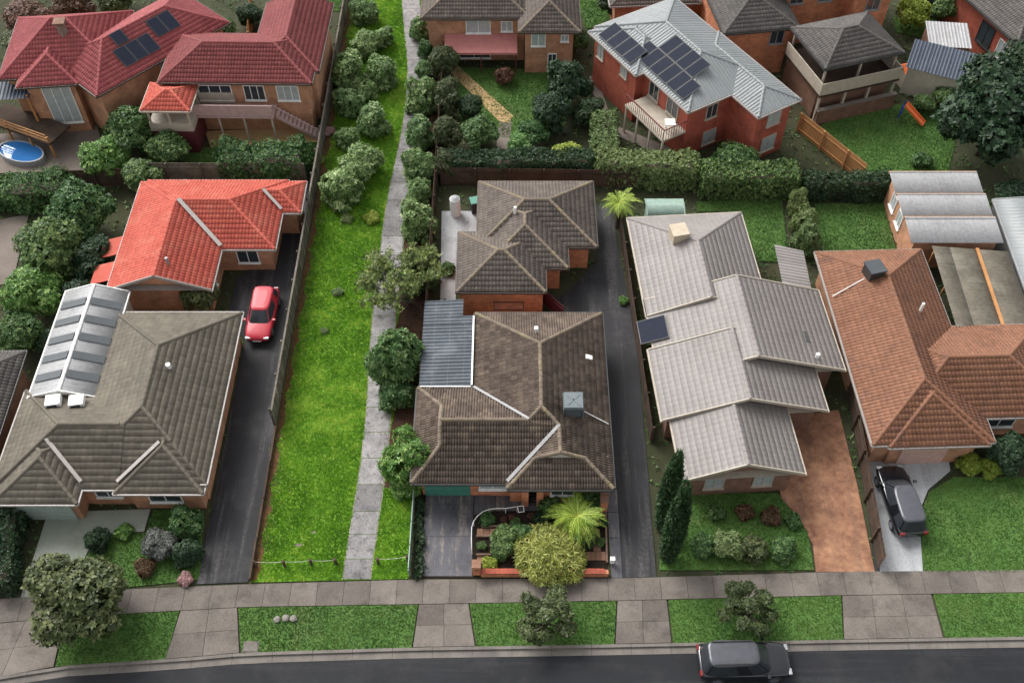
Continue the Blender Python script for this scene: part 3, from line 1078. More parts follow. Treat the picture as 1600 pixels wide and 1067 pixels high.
def window_at(parent, x, y, ang, z, w, h, frame='white_paint', pane='glass', mull=1, sill=True, name='window'):
    a = R(ang)
    f = MB()
    t = 0.06
    f.box((0, 0.02, h / 2 - t / 2), (w, .09, t)); f.box((0, 0.02, -h / 2 + t / 2), (w, .09, t))
    f.box((-w / 2 + t / 2, 0.02, 0), (t, .088, h - 2 * t)); f.box((w / 2 - t / 2, 0.02, 0), (t, .088, h - 2 * t))
    for i in range(mull):
        f.box((-w / 2 + w * (i + 1) / (mull + 1), 0.02, 0), (t * .8, .084, h - 2 * t))
    o = f.build(name, frame, parent)
    o.location = (x, y, z)
    o.rotation_euler = (0, 0, a - R(90))
    MB().box((0, 0.012, 0), (w - 2 * t, .04, h - 2 * t)).build('pane', pane, o)
    if sill:
        MB().box((0, 0.06, -h / 2 - .04), (w + .1, .16, .06)).build('sill', frame, o)
    return o


# ================================================================== the main house (brown tiled roof)
HX, HY = 0.0, 28.0
mh = thing('brick_house', 'orange brick house with brown tiled roof and dark metal carport beside the walkway', 'house', (HX, HY, 0))
ZE = 2.4


def hp(x, y, z):
    return (x - HX, y - HY, z)


yF, yW, xr, xl, xL = 27.87, 27.5, 5.4, -2.2, -5.35
pk = 0.44
zB = ZE + pk * 3.8
A_ = hp(1.6, 36.0, zB); B_ = hp(1.6, 31.67, zB)
zw = ZE + pk * 2.83; xw = 2.57
C_ = hp(xw, 30.70, zw); G0 = hp(xw, 29.0, zw)
zr_ = 3.77; yr_ = 30.98
D_ = hp(0.914, yr_, zr_); E_ = hp(-3.9, yr_, zr_)
zg = 3.2; ygF = yF + .8 / pk; ygR = 34.1 - .8 * (34.1 - yr_) / (zr_ - ZE)
zgw = ZE + pk * 1.5
FACES = {
    'rear': [hp(xr, 39.6, ZE), hp(xl, 39.6, ZE), A_],
    'left_main': [hp(xl, 39.6, ZE), hp(xl, 34.1, ZE), D_, B_, A_],
    'right_main': [hp(xr, yW + 0.0, ZE), hp(xr, 39.6, ZE), A_, B_, C_, G0, hp(xr - 1.5, 29.0, zgw)],
    'front_left': [hp(xL, yF, ZE), hp(-0.26, yF, ZE), C_, B_, D_, E_, hp(-3.9, ygF, zg)],
    'left_end': [hp(xL, 34.1, ZE), hp(xL, yF, ZE), hp(-3.9, ygF, zg), hp(-3.9, ygR, zg)],
    'rear_left': [hp(xl, 34.1, ZE), hp(xL, 34.1, ZE), hp(-3.9, ygR, zg), E_, D_],
    'wing_left': [hp(-0.26, 29.0 + 1.9, ZE), hp(-0.26, yW, ZE), hp(-0.26 + 1.5, 29.0, zgw), G0, C_],
    'wing_front': [hp(-0.26, yW, ZE), hp(xr, yW, ZE), hp(xr - 1.5, 29.0, zgw), hp(-0.26 + 1.5, 29.0, zgw)],
}
# convex pieces: three roof planes are not convex, so they are split
SPLIT = {
    'right_main': [[hp(xr, 30.7, ZE), hp(xr, 39.6, ZE), A_, B_, C_], [hp(xr, 29.0, ZE), hp(xr, 30.7, ZE), C_, G0], [hp(xr, yW, ZE), hp(xr, 29.0, ZE), hp(xr - 1.5, 29.0, zgw)]],
    'wing_left': [[hp(-0.26, 27.87, ZE), hp(-0.26, yW, ZE), hp(1.24, 29.0, zgw), hp(0.87, 29.0, ZE + pk * 1.13)], [hp(0.87, 29.0, ZE + pk * 1.13), hp(1.24, 29.0, zgw), G0, C_]],
    'rear_left': [[hp(xl, 34.1, ZE), hp(-3.9, 34.1, ZE), E_, D_], [hp(-3.9, 34.1, ZE), hp(xL, 34.1, ZE), hp(-3.9, ygR, zg)]],
}
SPLIT['front_left'] = [[hp(-3.9, yF, ZE), hp(-0.26, yF, ZE), hp(-0.26, yr_, zr_), E_],
                       [hp(-0.26, yF, ZE), C_, hp(0.914, yr_, zr_), hp(-0.26, yr_, zr_)],
                       [hp(0.914, yr_, zr_), C_, B_],
                       [hp(xL, yF, ZE), hp(-3.9, yF, ZE), hp(-3.9, ygF, zg)]]


def tiles_on_plane(eaveA, eaveB, polys, T, seed):
    """one common tile grid for a plane, clipped to each polygon"""
    A = Vector(eaveA); e = (Vector(eaveB) - A).normalized()
    nn = None
    for p in polys:
        c = (Vector(p[1]) - Vector(p[0])).cross(Vector(p[2]) - Vector(p[0]))
        if c.length > 1e-3:
            nn = c.normalized(); break
    if nn.z < 0:
        nn = -nn
    s = nn.cross(e).normalized()
    E3 = np.array([e, s, nn])
    out = []
    for p in polys:
        p2 = np.array([((Vector(q) - A).dot(e), (Vector(q) - A).dot(s)) for q in p])
        i0 = int(math.floor(p2[:, 0].min() / T['w'])) - 1; i1 = int(math.ceil(p2[:, 0].max() / T['w'])) + 1
        j0 = max(0, int(math.floor(p2[:, 1].min() / T['g'])) - 1); j1 = int(math.ceil(p2[:, 1].max() / T['g'])) + 1
        I, J = np.meshgrid(np.arange(i0, i1), np.arange(j0, j1), indexing='ij')
        out.append((p, p2, I.ravel(), J.ravel()))
    return A, e, s, nn, E3, out


all_singles, rest_meshes, plane_tile_mesh = [], [], {}
plane_work = []
for k, full in FACES.items():
    polys = SPLIT.get(k, [full])
    A, e, s, nn, E3, out = tiles_on_plane(full[0], full[1], polys, TILE, 3)
    for (p, p2, I, J) in out:
        ar = sum(p2[i][0] * p2[(i + 1) % len(p2)][1] - p2[(i + 1) % len(p2)][0] * p2[i][1] for i in range(len(p2)))
        if ar < 0:
            p = p[::-1]; p2 = p2[::-1]
        a0 = I * TILE['w']; b0 = J * TILE['g']
        keep = np.ones(len(I), bool); whole = np.ones(len(I), bool)
        for t in range(len(p2)):
            a, b = p2[t], p2[(t + 1) % len(p2)]
            d = b - a
            if np.linalg.norm(d) < 1e-4:
                continue
            nrm = np.array([-d[1], d[0]]) / np.linalg.norm(d)
            ds = [((a0 + ca - a[0]) * nrm[0] + (b0 + cb - a[1]) * nrm[1]) for ca in (0, TILE['w']) for cb in (0, TILE['g'])]
            keep &= np.max(ds, axis=0) > 0.004
            whole &= np.min(ds, axis=0) > -0.004
        whole &= keep
        pos3 = np.array(A) + np.stack([a0, b0, 0 * a0], 1) @ E3
        idx = len(plane_work)
        plane_work.append([k, p, p2, a0, b0, keep, E3, A, nn, pos3])
        for i in np.nonzero(whole)[0]:
            all_singles.append((pos3[i][1] - 0.6 * (k in ('front_left', 'wing_front')) * 3, idx, i))
all_singles.sort(key=lambda t: t[0])
chosen = all_singles[:300]
rb = MB()
for k, full in FACES.items():
    for p in SPLIT.get(k, [full]):
        rb.quad([(x, y, z - .07) for x, y, z in p])
roof = rb.build('roof', 'timber_dark', mh)
roof['label'] = 'brown concrete tiled roof with two small gablets'
r_ = np.random.default_rng(5)
for _, idx, i in chosen:
    k, p, p2, a0, b0, keep, E3, A, nn, pos3 = plane_work[idx]
    keep[i] = False
    if k not in plane_tile_mesh:
        TV, TF = tile_local(TILE)
        plane_tile_mesh[k] = np_mesh('roof_tile', TV @ E3, TF, np.full(len(TF), 0.0))
    o = link('roof_tile', plane_tile_mesh[k], 'tile_brown', roof)
    o.location = pos3[i] + np.array(nn) * r_.normal(0, .003)
for (k, p, p2, a0, b0, keep, E3, A, nn, pos3) in plane_work:
    if not keep.any():
        continue
    TV, TF = tile_local(TILE)
    a1, b1 = a0[keep], b0[keep]
    n_ = len(a1)
    V = TV[None] + np.stack([a1, b1, np.zeros(n_)], 1)[:, None, :]
    V[:, :, 2] += r_.normal(0, .004, n_)[:, None]
    V = V.reshape(-1, 3) @ E3 + np.array(A)
    F = (TF[None] + (np.arange(n_) * len(TV))[:, None, None]).reshape(-1, 4)
    me = np_mesh('roof', V, F, np.repeat(r_.random(n_), len(TF)))
    bm = bmesh.new(); bm.from_mesh(me)
    for t in range(len(p)):
        a, b = Vector(p[t]), Vector(p[(t + 1) % len(p)])
        d = b - a
        if d.length < 1e-4 or (abs(a.z - ZE) < 1e-4 and abs(b.z - ZE) < 1e-4):
            continue
        bmesh.ops.bisect_plane(bm, geom=bm.verts[:] + bm.edges[:] + bm.faces[:], plane_co=a, plane_no=d.cross(nn), clear_outer=True)
    bm.to_mesh(me); bm.free()
    rest_meshes.append(me)
o = link('upper_tiles', join_meshes('upper_tiles', rest_meshes), 'tile_brown', roof)
o['kind'] = 'stuff'
# ridge tiles, one by one
CAP = cap_mesh().mesh('ridge_tile')
cap_lines = [(B_, A_), (hp(xl, 39.6, ZE), A_), (hp(xr, 39.6, ZE), A_), (D_, B_), (C_, B_), (E_, D_), (G0, C_),
             (hp(xL, yF, ZE), hp(-3.9, ygF, zg)), (hp(xL, 34.1, ZE), hp(-3.9, ygR, zg)), (hp(-3.9, ygF, zg), E_), (hp(-3.9, ygR, zg), E_),
             (hp(-0.26, yW, ZE), hp(-0.26 + 1.5, 29.0, zgw)), (hp(xr, yW, ZE), hp(xr - 1.5, 29.0, zgw)),
             (hp(-0.26 + 1.5, 29.0, zgw), G0), (hp(xr - 1.5, 29.0, zgw), G0)]
for p, q in cap_lines:
    m3, L = line_matrix(p, q)
    k = max(1, int(round(L / .40)))
    for i in range(k):
        o = link('ridge_tile', CAP, 'cap_mossy', roof)
        c = Vector(p) + (Vector(q) - Vector(p)) * (i / k) + Vector((random.uniform(-.008, .008), random.uniform(-.008, .008), .045))
        o.matrix_local = Matrix.Translation(c) @ m3.to_4x4() @ Matrix.Diagonal((L / k / .40, 1, 1, 1))
# valley flashings
MB().bar(hp(-0.26, 27.9, ZE + .13), (C_[0], C_[1], C_[2] + .12), .19, .05).build('valley_flashing', 'flashing', roof)
MB().bar(hp(xl, 34.1, ZE + .13), (D_[0], D_[1], D_[2] + .12), .15, .05).build('valley_flashing', 'flashing', roof)
# gablets
MB().quad([hp(1.3, 29.03, zgw - .05), hp(3.84, 29.03, zgw - .05), (G0[0], 29.03 - HY, zw - .02)]).build('gablet', 'cream_wall', roof)
MB().quad([hp(-3.87, ygR, zg - .05), hp(-3.87, ygF, zg - .05), (-3.87, E_[1], zr_ - .02)]).build('gablet', 'cream_wall', roof)
# walls
mb = MB()
wp = [(-4.95, 28.55), (-0.1, 28.45), (-0.1, 28.1), (0.55, 28.1), (0.55, 29.3), (1.7, 29.3), (1.7, 28.05), (5.0, 28.05), (5.0, 39.15), (-1.8, 39.15), (-1.8, 33.7), (-4.95, 33.7)]
for i in range(len(wp)):
    a, b = wp[i], wp[(i + 1) % len(wp)]
    mb.quad([hp(a[0], a[1], -.05), hp(b[0], b[1], -.05), hp(b[0], b[1], ZE), hp(a[0], a[1], ZE)])
mb.build('wall', 'brick_orange', mh)
mb = MB()      # soffit
for poly in ([(xL, yF), (-.26, yF), (-.26, 34.1), (xL, 34.1)], [(-.24, yW), (xr, yW), (xr, 39.6), (-.24, 39.6)], [(xl, 34.12), (-.26, 34.12), (-.26, 39.6), (xl, 39.6)]):
    mb.quad([hp(x, y, ZE - .035) for x, y in poly])
mb.build('soffit', 'cream_paint', mh)
mb = MB()
for a, b in (((xL - .06, yF - .07), (-.3, yF - .07)), ((-.3, yW - .07), (xr + .06, yW - .07)), ((xr + .07, yW), (xr + .07, 39.6)), ((xr, 39.67), (xl, 39.67)), ((xl - .07, 39.6), (xl - .07, 34.2)), ((xL - .07, 34.1), (xL - .07, yF))):
    mb.bar(hp(a[0], a[1], ZE - .06), hp(b[0], b[1], ZE - .06), .12, .13)
mb.build('gutter', 'dark_trim', mh)
# garage door, windows, entry
gd = MB()
for i in range(7):
    gd.box((hp(-3.55, 28.50, 0.16 + i * .30)), (2.5, .07, .285))
o = gd.build('garage_door', 'green_door', mh)
MB().box(hp(-3.55, 28.44, 1.0), (.14, .05, .04)).build('handle', 'alloy', o)
window_at(mh, *hp(-1.05, 28.44, 0)[:2], -90, 1.35, 1.5, 1.1, 'white_paint', 'curtain_glass')
window_at(mh, *hp(2.75, 28.04, 0)[:2], -90, 1.45, 1.3, 1.2, 'white_paint', 'glass')
o = MB().box(hp(1.12, 29.25, 1.03), (.92, .07, 2.06)).build('front_door', 'timber_dark', mh)
MB().box(hp(0.8, 29.19, 1.0), (.05, .06, .12)).build('handle', 'alloy', o)
for x in (0.72, 1.52):
    MB().box(hp(x, 27.95, 1.16), (.36, .36, 2.36)).build('brick_pier', 'brick_orange', mh)
# evaporative cooler on the roof
zc = ZE + pk * (xr - 3.35)
cl = MB().box(hp(3.35, 32.0, zc + .36), (1.04, 1.04, .80)).build('evaporative_cooler', 'cooler_dark', mh, bevel=.05)
cl['label'] = 'grey evaporative cooler box on the right roof slope'
MB().box(hp(3.35, 32.0, zc + .83), (1.14, 1.14, .16), 0, .9).build('lid', 'cooler_grey', cl, bevel=.05)
for s_ in (1, -1):
    MB().box(hp(3.35, 32.0, zc + .915), (1.05, .085, .03), R(45 * s_)).build('lid_rib', 'cooler_grey', cl)
for i in range(5):
    MB().box(hp(3.35, 31.47, zc + .12 + i * .12), (.86, .03, .05)).build('louvre', 'cooler_grey', cl)
for dx in (-.54, .54):
    for dy in (-.54, .54):
        MB().box(hp(3.35 + dx, 32 + dy, zc + .35), (.07, .07, .82)).build('corner_post', 'cooler_grey', cl)
MB().tube([hp(3.9, 31.9, zc + .0), hp(5.35, 31.55, ZE + .12)], .03).build('drain_pipe', 'white_paint', mh)
MB().tube([hp(1.4, 37.2, 3.4), hp(1.4, 37.2, 3.95)], .07, 8).box(hp(1.4, 37.2, 3.99), (.22, .22, .06)).build('vent_pipe', 'white_paint', mh)
zk = ZE + pk * (xr - 4.45)
sk = MB().box((0, 0, 0), (.40, .28, .1)).build('skylight', 'white_paint', mh)
sk.location = hp(4.45, 35.9, zk + .09); sk.rotation_euler = (0, math.atan(pk), 0)
MB().tube([hp(5.3, 29.1, ZE + .2), hp(5.1, 28.9, ZE + 1.0)], .02).build('antenna_mast', 'alloy', mh)
# carport
cp = [hp(-5.3, 34.16, 0), hp(-2.34, 34.16, 0), hp(-2.34, 39.3, 0), hp(-2.95, 39.3, 0), hp(-2.95, 40.6, 0), hp(-5.3, 40.6, 0)]
zt = lambda y: 2.62 + (40.6 - (y + HY)) * -0.012
sheets = [(-5.3, -2.36, 34.18, 39.32), (-5.3, -2.95, 39.32, 40.6)]
for x0, x1, y0, y1 in sheets:
    y = y0
    while y < y1 - .05:
        ye = min(y + .76, y1)
        me = tile_face([hp(x0, ye, 2.40), hp(x0, y, 2.40), hp(x1, y, 2.56), hp(x1, ye, 2.56)], dict(METAL, w=.76), seed=int(y * 10))
        o = link('roof_sheet', me, 'metal_slate', mh)
        y = ye
fas = MB()
fas.box(hp(-2.30, 36.7, 2.56), (.10, 5.1, .14)); fas.box(hp(-3.8, 34.10, 2.50), (2.9, .07, .10))
fas.build('carport_gutter', 'white_paint', mh)
for x, y in ((-5.2, 35), (-5.2, 37.8), (-5.2, 40.4), (-3.05, 40.4)):
    MB().box(hp(x, y, 1.2), (.09, .09, 2.36)).build('carport_post', 'cream_paint', mh)
screws = MB()
for x in (-4.6, -3.7, -2.8):
    for i in range(38):
        y = 34.3 + i * .165
        if x < -3.0 or y < 39.2:
            screws.box(hp(x, y, 2.40 + (x + 5.3) / 2.94 * .16 + .035), (.022, .022, .015))
so = screws.build('roof_screws', 'alloy', mh)
so['kind'] = 'stuff'

# ================================================================== the neighbours' houses
# brown house behind
h2 = House('brick_house', 'brown tiled house with stepped hips directly behind the main house', (0, 46), 0, 'brick_orange', 'tile_brown_dull')
h2.block(-2.2, -0.9, 5.4, 5.1)
h2.block(-1.85, -2.7, 3.5, 3.6, z=2.44)
h2.block(-3.4, -4.66, 2.05, 0.4, z=2.42, oh=.14)
h2.window(1.3, -4.49, -90, 1.3, .02, .02) if False else None
h2.finish('cap_mossy')
MB().tube([(.2, 1.2, 3.2), (.2, 1.2, 3.9)], .1, 8).build('vent_pipe', 'white_paint', h2.o)
h2.window(4.95, 1.6, 0, 1.4, 1.4, 1.1, 'cream_paint')
h2.window(-2.96, -2.4, 180, 1.4, 1.2, 1.1, 'cream_paint')

# pale grey tiled house with staggered gables
h3 = House('brick_house', 'brown brick house with pale grey staggered gable roofs', (12.2, 38), 4, 'brick_brown', 'tile_pale', FLATTILE, 'cream_paint')
L3 = h3.to_local


def blk3(pts, z, pitch, ends, **k):
    xs = [L3(*p)[0] for p in pts]; ys = [L3(*p)[1] for p in pts]
    h3.block(min(xs), min(ys), max(xs), max(ys), z, pitch, ends, 'y', **k)


h3.block(-3.95, 1.6, 3.45, 9.9, 2.5, 0.40, ('gable', 'hip'), 'y')
h3.block(-3.9, -3.2, 6.8, 2.9, 2.5, 0.34, ('gable', 'gable'), 'y')
h3.block(-4.25, -5.9, 5.1, -0.9, 2.46, 0.35, ('gable', 'gable'), 'y')
h3.block(-3.75, -9.8, 2.85, -4.9, 2.4, 0.40, ('gable', 'gable'), 'y')
h3.finish()
h3.window(-1.8, -9.34, -90, 1.35, 1.1, 1.3, 'cream_paint', 'curtain_glass')
h3.window(0.9, -9.34, -90, 1.35, 1.1, 1.3, 'cream_paint', 'curtain_glass')
h3.window(-3.52, 4.5, 180, 1.4, 1.5, 1.1, 'cream_paint')
ec = MB().box((-1.3, 7.0, 3.75), (.95, .95, .75), R(8)).build('evaporative_cooler', 'cooler_beige', h3.o, bevel=.05)
MB().box((-1.3, 7.0, 4.17), (1.05, 1.05, .12), R(8)).build('lid', 'cooler_beige', ec, bevel=.03)
for i in range(2):
    fpts = [(-3.9, 2.9, 2.5), (-3.9, -3.2, 2.5), (1.45, -3.2, 4.3), (1.45, 2.9, 4.3)]
h3.panel_rows(fpts, 1.6, -.75, 1, 1, w=1.75, h=1.75)
MB().box((4.3, -1.2, 3.0), (1.5, .8, .35), R(5)).build('solar_water_heater', 'dark_trim', h3.o, bevel=.06)
MB().tube([(5.2, -2.6, 2.7), (5.2, -2.6, 3.4)], .12, 8).build('flue', 'white_paint', h3.o)
# lean-to verandah on the right
lean = MB()
me = tile_face([(6.0, -3.0, 2.1), (6.9, 6.6, 2.1), (5.0, 6.9, 2.5), (4.3, -3.0, 2.5)], METAL, seed=4)
link('verandah_roof', me, 'tile_pale', h3.o)
for y in (-2.5, .5, 3.5, 6.2):
    MB().box((5.95 + y * .08, y, 1.05), (.09, .09, 2.1)).build('verandah_post', 'cream_paint', h3.o)

# terracotta house
h4 = House('brick_house', 'terracotta tiled house at the right with a wide front hip', (23, 37.5), 2, 'brick_tan', 'tile_terracotta', TILE1, 'gutter_white')
h4.block(-3.5, -7.2, 3.2, 7.2, 2.5, 0.42)
h4.block(-1.6, -5.6, 8.4, 0.9, 2.47, 0.42)
h4.block(-2.6, -7.35, 2.9, -2.0, 2.45, 0.44, ('hip', 'hip'), 'y')
h4.finish()
ec = MB().box((-.9, 4.3, 3.75), (.95, .95, .8), R(12)).build('evaporative_cooler', 'dark_trim', h4.o, bevel=.06)
MB().box((-.9, 4.3, 4.2), (1.05, 1.05, .12), R(12)).build('lid', 'cooler_dark', ec, bevel=.03)
MB().tube([(-1.4, 4.1, 3.4), (-3.4, 3.3, 2.75)], .035).build('drain_pipe', 'white_paint', h4.o)
MB().tube([(1.3, 1.5, 3.3), (1.3, 1.5, 4.0)], .09, 8).build('vent_pipe', 'white_paint', h4.o)
g4 = MB()
for i in range(7):
    g4.box((-.2, -6.93, .16 + i * .30), (2.6, .08, .285))
g4.build('garage_door', 'salmon_door', h4.o)
h4.window(4.6, -5.13, -90, 1.4, 1.8, 1.2, 'white_paint')
# sheds and pergola behind it
sh = House('shed', 'row of pale corrugated shed roofs behind the terracotta house', (28.4, 48.5), 0, 'brick_tan', 'metal_pale', CORR, 'timber_orange', 'shed')
for y0, y1 in ((-3.1, -1.0), (-0.85, 1.15), (1.3, 3.3)):
    sh.roofs.append([(-2.9, y0, 2.5), (3.0, y0, 2.5), (3.0, y1, 2.72), (-2.9, y1, 2.72)])
    sh.mg.bar((-2.9, y1 + .06, 2.6), (3.0, y1 + .06, 2.6), .12, .14)
sh.walls(-2.6, -2.9, 2.7, 3.1, -.05, 2.45)
sh.finish('')
sh.window(-2.61, 1.6, 180, 1.5, .9, 1.2, 'white_paint', 'curtain_glass')
sh.window(-2.61, 0, 180, 1.5, .9, 1.2, 'white_paint', 'curtain_glass')
pg = House('pergola', 'brown fibreglass roofed pergola beside the terracotta house', (28.9, 41.8), -2, 'timber_dark', 'fibre_brown', CORR, 'timber_orange', 'pergola')
pg.roofs.append([(2.6, -3.4, 2.2), (2.6, 3.2, 2.2), (-2.3, 3.2, 2.55), (-2.3, -3.4, 2.55)])
pg.finish('')
MB().bar((.6, -3.4, 2.44), (.6, 3.2, 2.44), .2, .08).build('timber_batten', 'timber_orange', pg.o)
for x in (-2.1, 2.4):
    for y in (-3.1, 0, 3):
        MB().box((x, y, 1.1), (.1, .1, 2.15)).build('post', 'timber_orange', pg.o)
gb = House('shed', 'grey metal shed roof at the right edge beside the pergola', (33.8, 44.5), -2, 'metal_grey', 'metal_grey', CORR, 'grey_paint', 'shed')
gb.block(-1.9, -5, 2.4, 5, 2.3, 0.12, ('gable', 'gable'), 'y', oh=.1)
gb.finish('')
gs = House('garden_shed', 'small pale green metal shed behind the pale grey roof', (10.2, 49.2), 0, 'pale_green_metal', 'pale_green_metal', CORR, 'pale_green_metal', 'shed')
gs.block(-1.25, -.75, 1.25, .75, 1.9, .25, ('gable', 'gable'), 'x', oh=.06)
gs.finish('')

# two-storey red brick house with grey metal roof and solar panels
h5 = House('brick_house', 'two-storey red brick house with grey metal roof and dark solar panels', (12.85, 56.2), 31, 'brick_red', 'metal_grey', METAL, 'gutter_white')
h5.block(-0.9, 0, 6.4, 11.4, 4.6, 0.36, oh=.35)
h5.block(2.9, -2.9, 6.6, 6.2, 4.57, 0.36, oh=.35)
h5.block(-1.6, 5.2, 3.2, 11.2, 4.55, 0.36, oh=.35)
h5.finish('metal_grey')
lf = [(-0.9, 11.4, 4.6), (-0.9, 0, 4.6), (2.75, 3.65, 5.914), (2.75, 7.75, 5.914)]
h5.panel_rows(lf, 4.3, 0.3, 6, 2, w=1.02, h=1.62, skip=((0, 1), (5, 1)))
lf2 = [(-1.6, 11.2, 4.55), (-1.6, 5.2, 4.55), (.8, 7.6, 5.414), (.8, 8.8, 5.414)]
h5.panel_rows(lf2, .9, 0.2, 4, 1, w=1.02, h=1.62)
for x, y, a, z, w, h_, pn in ((-.56, 2.0, 180, 3.4, 1.3, 1.3, 'glass'), (-.56, 4.2, 180, 3.4, 1.1, 1.3, 'glass'), (-1.26, 7.0, 180, 3.5, .8, .8, 'curtain_glass'), (-1.26, 10, 180, 3.4, .8, 1.2, 'curtain_glass'),
                              (1.6, .34, -90, 3.4, 1.0, 1.2, 'glass'), (4.8, -2.56, -90, 3.5, 1.2, 1.2, 'curtain_glass'), (4.8, -2.56, -90, 1.2, 1.3, 1.3, 'curtain_glass'), (1.8, .34, -90, 1.0, 1.2, 1.2, 'curtain_glass')):
    h5.window(x, y, a, z, w, h_, 'cream_paint', pn)
bal = MB().box((-1.55, 2.6, 2.45), (2.0, 4.6, .16)).build('balcony', 'cream_paint', h5.o)
rl = MB()
for y in np.arange(.4, 4.9, .22):
    rl.box((-2.5, y, 2.95), (.03, .03, .85))
rl.box((-2.5, 2.6, 3.4), (.08, 4.6, .06)); rl.box((-1.55, .33, 3.4), (1.9, .06, .06))
for x in np.arange(-2.5, -.6, .22):
    rl.box((x, .33, 2.95), (.03, .03, .85))
rl.build('balustrade', 'maroon_paint', bal)
for y in (.4, 1.9, 3.4, 4.8):
    MB().box((-2.45, y, 1.18), (.12, .12, 2.36)).build('balcony_post', 'cream_paint', h5.o)
tb = MB().box((0, 0, .7), (.7, .7, .05))
for dx in (-.25, .25):
    for dy in (-.25, .25):
        tb.box((dx, dy, .34), (.05, .05, .67))
tbo = tb.build('balcony_table', 'white_paint')
tbo.location = (13.0, 57.4, 2.53)
cx_, cy_ = -1.5, 1.0
c_, s_ = math.cos(R(31)), math.sin(R(31))
tbo.location = (12.85 + cx_ * c_ - cy_ * s_, 56.2 + cx_ * s_ + cy_ * c_, 2.535)
tag(tbo, 'small white table on the balcony of the red brick house', 'table')

# orange brick house with pink awning, top centre
h6 = House('brick_house', 'two-storey orange brick house with pink awning at top centre', (0, 66), 0, 'brick_tan', 'tile_brown_dull', TILE1, 'gutter_brown')
h6.block(-6.9, 1.3, 1.4, 9.0, 4.1, 0.45)
h6.block(0.55, -0.35, 5.1, 7.6, 4.05, 0.5)
h6.finish('cap_mossy')
for x, y, w, z, h_, pn in ((-2.6, 1.74, 1.9, 3.1, 1.2, 'curtain_glass'), (-.4, 1.74, .9, 3.1, .9, 'curtain_glass'), (2.0, .09, 1.1, 3.1, 1.2, 'curtain_glass'), (4.0, .09, .6, 3.2, .6, 'curtain_glass'), (3.1, .09, .7, 1.0, 1.6, 'glass'), (-3, 1.74, 2.6, 1.0, 1.6, 'glass')):
    h6.window(x, y, -90, z, w, h_, 'white_paint', pn)
aw = MB().quad([(-5.2, .0, 1.95), (.4, .0, 1.95), (.4, 1.7, 2.45), (-5.2, 1.7, 2.45)]).quad([(-5.2, 0, 1.9), (-5.2, 1.7, 2.4), (.4, 1.7, 2.4), (.4, 0, 1.9)]).box((-2.4, -.03, 1.86), (5.6, .05, .2))
aw.build('awning', 'awning_pink', h6.o)
for x in (-5.1, -2.4, .3):
    MB().box((x, .08, .93), (.09, .09, 1.86)).build('awning_post', 'maroon_paint', h6.o)

# orange brick house with charcoal roofs, deck and gazebo, top right
h7 = House('brick_house', 'bright orange brick house with charcoal hip roofs at top right', (21, 68), 8, 'brick_orange', 'tile_charcoal', TILE1, 'dark_trim')
h7.block(-5.6, -2.2, 0.2, 5.2, 4.3, 0.45)
h7.block(-1.2, 1.2, 9.2, 8.2, 5.4, 0.45)
h7.block(5.0, -.4, 8.6, 5, 5.3, .45)
h7.finish()
for x, y, z in ((-1.2, -1.74, 3.3), (1.3, 1.66, 4.3), (3.6, 1.66, 4.3), (6.8, .06, 4.3)):
    h7.window(x, y, -90, z, 1.1, 1.2, 'grey_paint')
gz = House('gazebo', 'charcoal pyramid gazebo roof standing on the raised timber deck', (24.6, 63.9), 18, 'cream_paint', 'tile_charcoal', TILE1, 'dark_trim', 'gazebo')
gz.block(-3.2, -2.6, 3.2, 2.6, 4.6, 0.42, walls=False, caps=True)
gz.finish()
for x in (-2.9, 0, 2.9):
    for y in (-2.3, 2.3):
        MB().box((x, y, 3.6), (.14, .14, 2.0)).build('post', 'cream_paint', gz.o)
dk = thing('timber_deck', 'raised deck with cream balustrade under the gazebo', 'deck', (24.6, 63.6, 0), R(18))
MB().box((0, 0, 2.5), (6.6, 5.6, .18)).build('deck_floor', 'timber_dark', dk)
MB().box((0, .3, 1.2), (6.0, 4.6, 2.4)).build('base_wall', 'brick_brown', dk)
bl = MB()
for a, b in (((-3.25, -2.75), (3.25, -2.75)), ((-3.25, -2.75), (-3.25, 2.6)), ((3.25, -2.75), (3.25, 2.6))):
    bl.bar((a[0], a[1], 3.1), (b[0], b[1], 3.1), .07, 1.0)
bl.build('balustrade', 'cream_paint', dk)
for x in (-3.1, -1, 1, 3.1):
    MB().box((x, -2.6, 1.2), (.16, .16, 2.4)).build('post', 'cream_paint', dk)
rw = thing('retaining_wall', 'long brown brick retaining wall below the timber deck', 'wall', (25.6, 61.0, 0), R(18))
for j in range(3):
    MB().box((0, 0, .2 + j * .40), (6.6 - .04 * j, .34 - .05 * j, .385)).build('wall_course', 'brick_brown', rw)
MB().box((0, 0, 1.24), (6.7, .36, .07)).build('coping', 'taupe_paving', rw)

s8 = House('shed', 'navy roofed shed with solar sheets at top right', (32.3, 64.0), -24, 'cream_wall', 'roof_navy', METAL, 'gutter_white', 'shed')
s8.roofs.append([(-2.4, -1.5, 2.4), (2.4, -1.5, 2.4), (2.4, 1.4, 3.0), (-2.4, 1.4, 3.0)])
s8.walls(-2.2, -1.3, 2.2, 1.3, -.05, 2.4)
s8.finish('')
s9 = House('shed', 'white flat roofed shed behind the navy roof', (33.6, 67.3), -6, 'brick_brown', 'metal_pale', METAL, 'white_paint', 'shed')
s9.roofs.append([(-1.6, -1.4, 2.5), (1.6, -1.4, 2.5), (1.6, 1.4, 2.8), (-1.6, 1.4, 2.8)])
s9.walls(-1.45, -1.25, 1.45, 1.25, -.05, 2.5)
s9.finish('')
h9 = House('brick_house', 'dark red brick house with grey roof in the top right corner', (40.5, 69.5), 20, 'brick_red', 'tile_charcoal', TILE1, 'dark_trim')
h9.block(-4.2, -3.5, 4.5, 6, 3.6, .42)
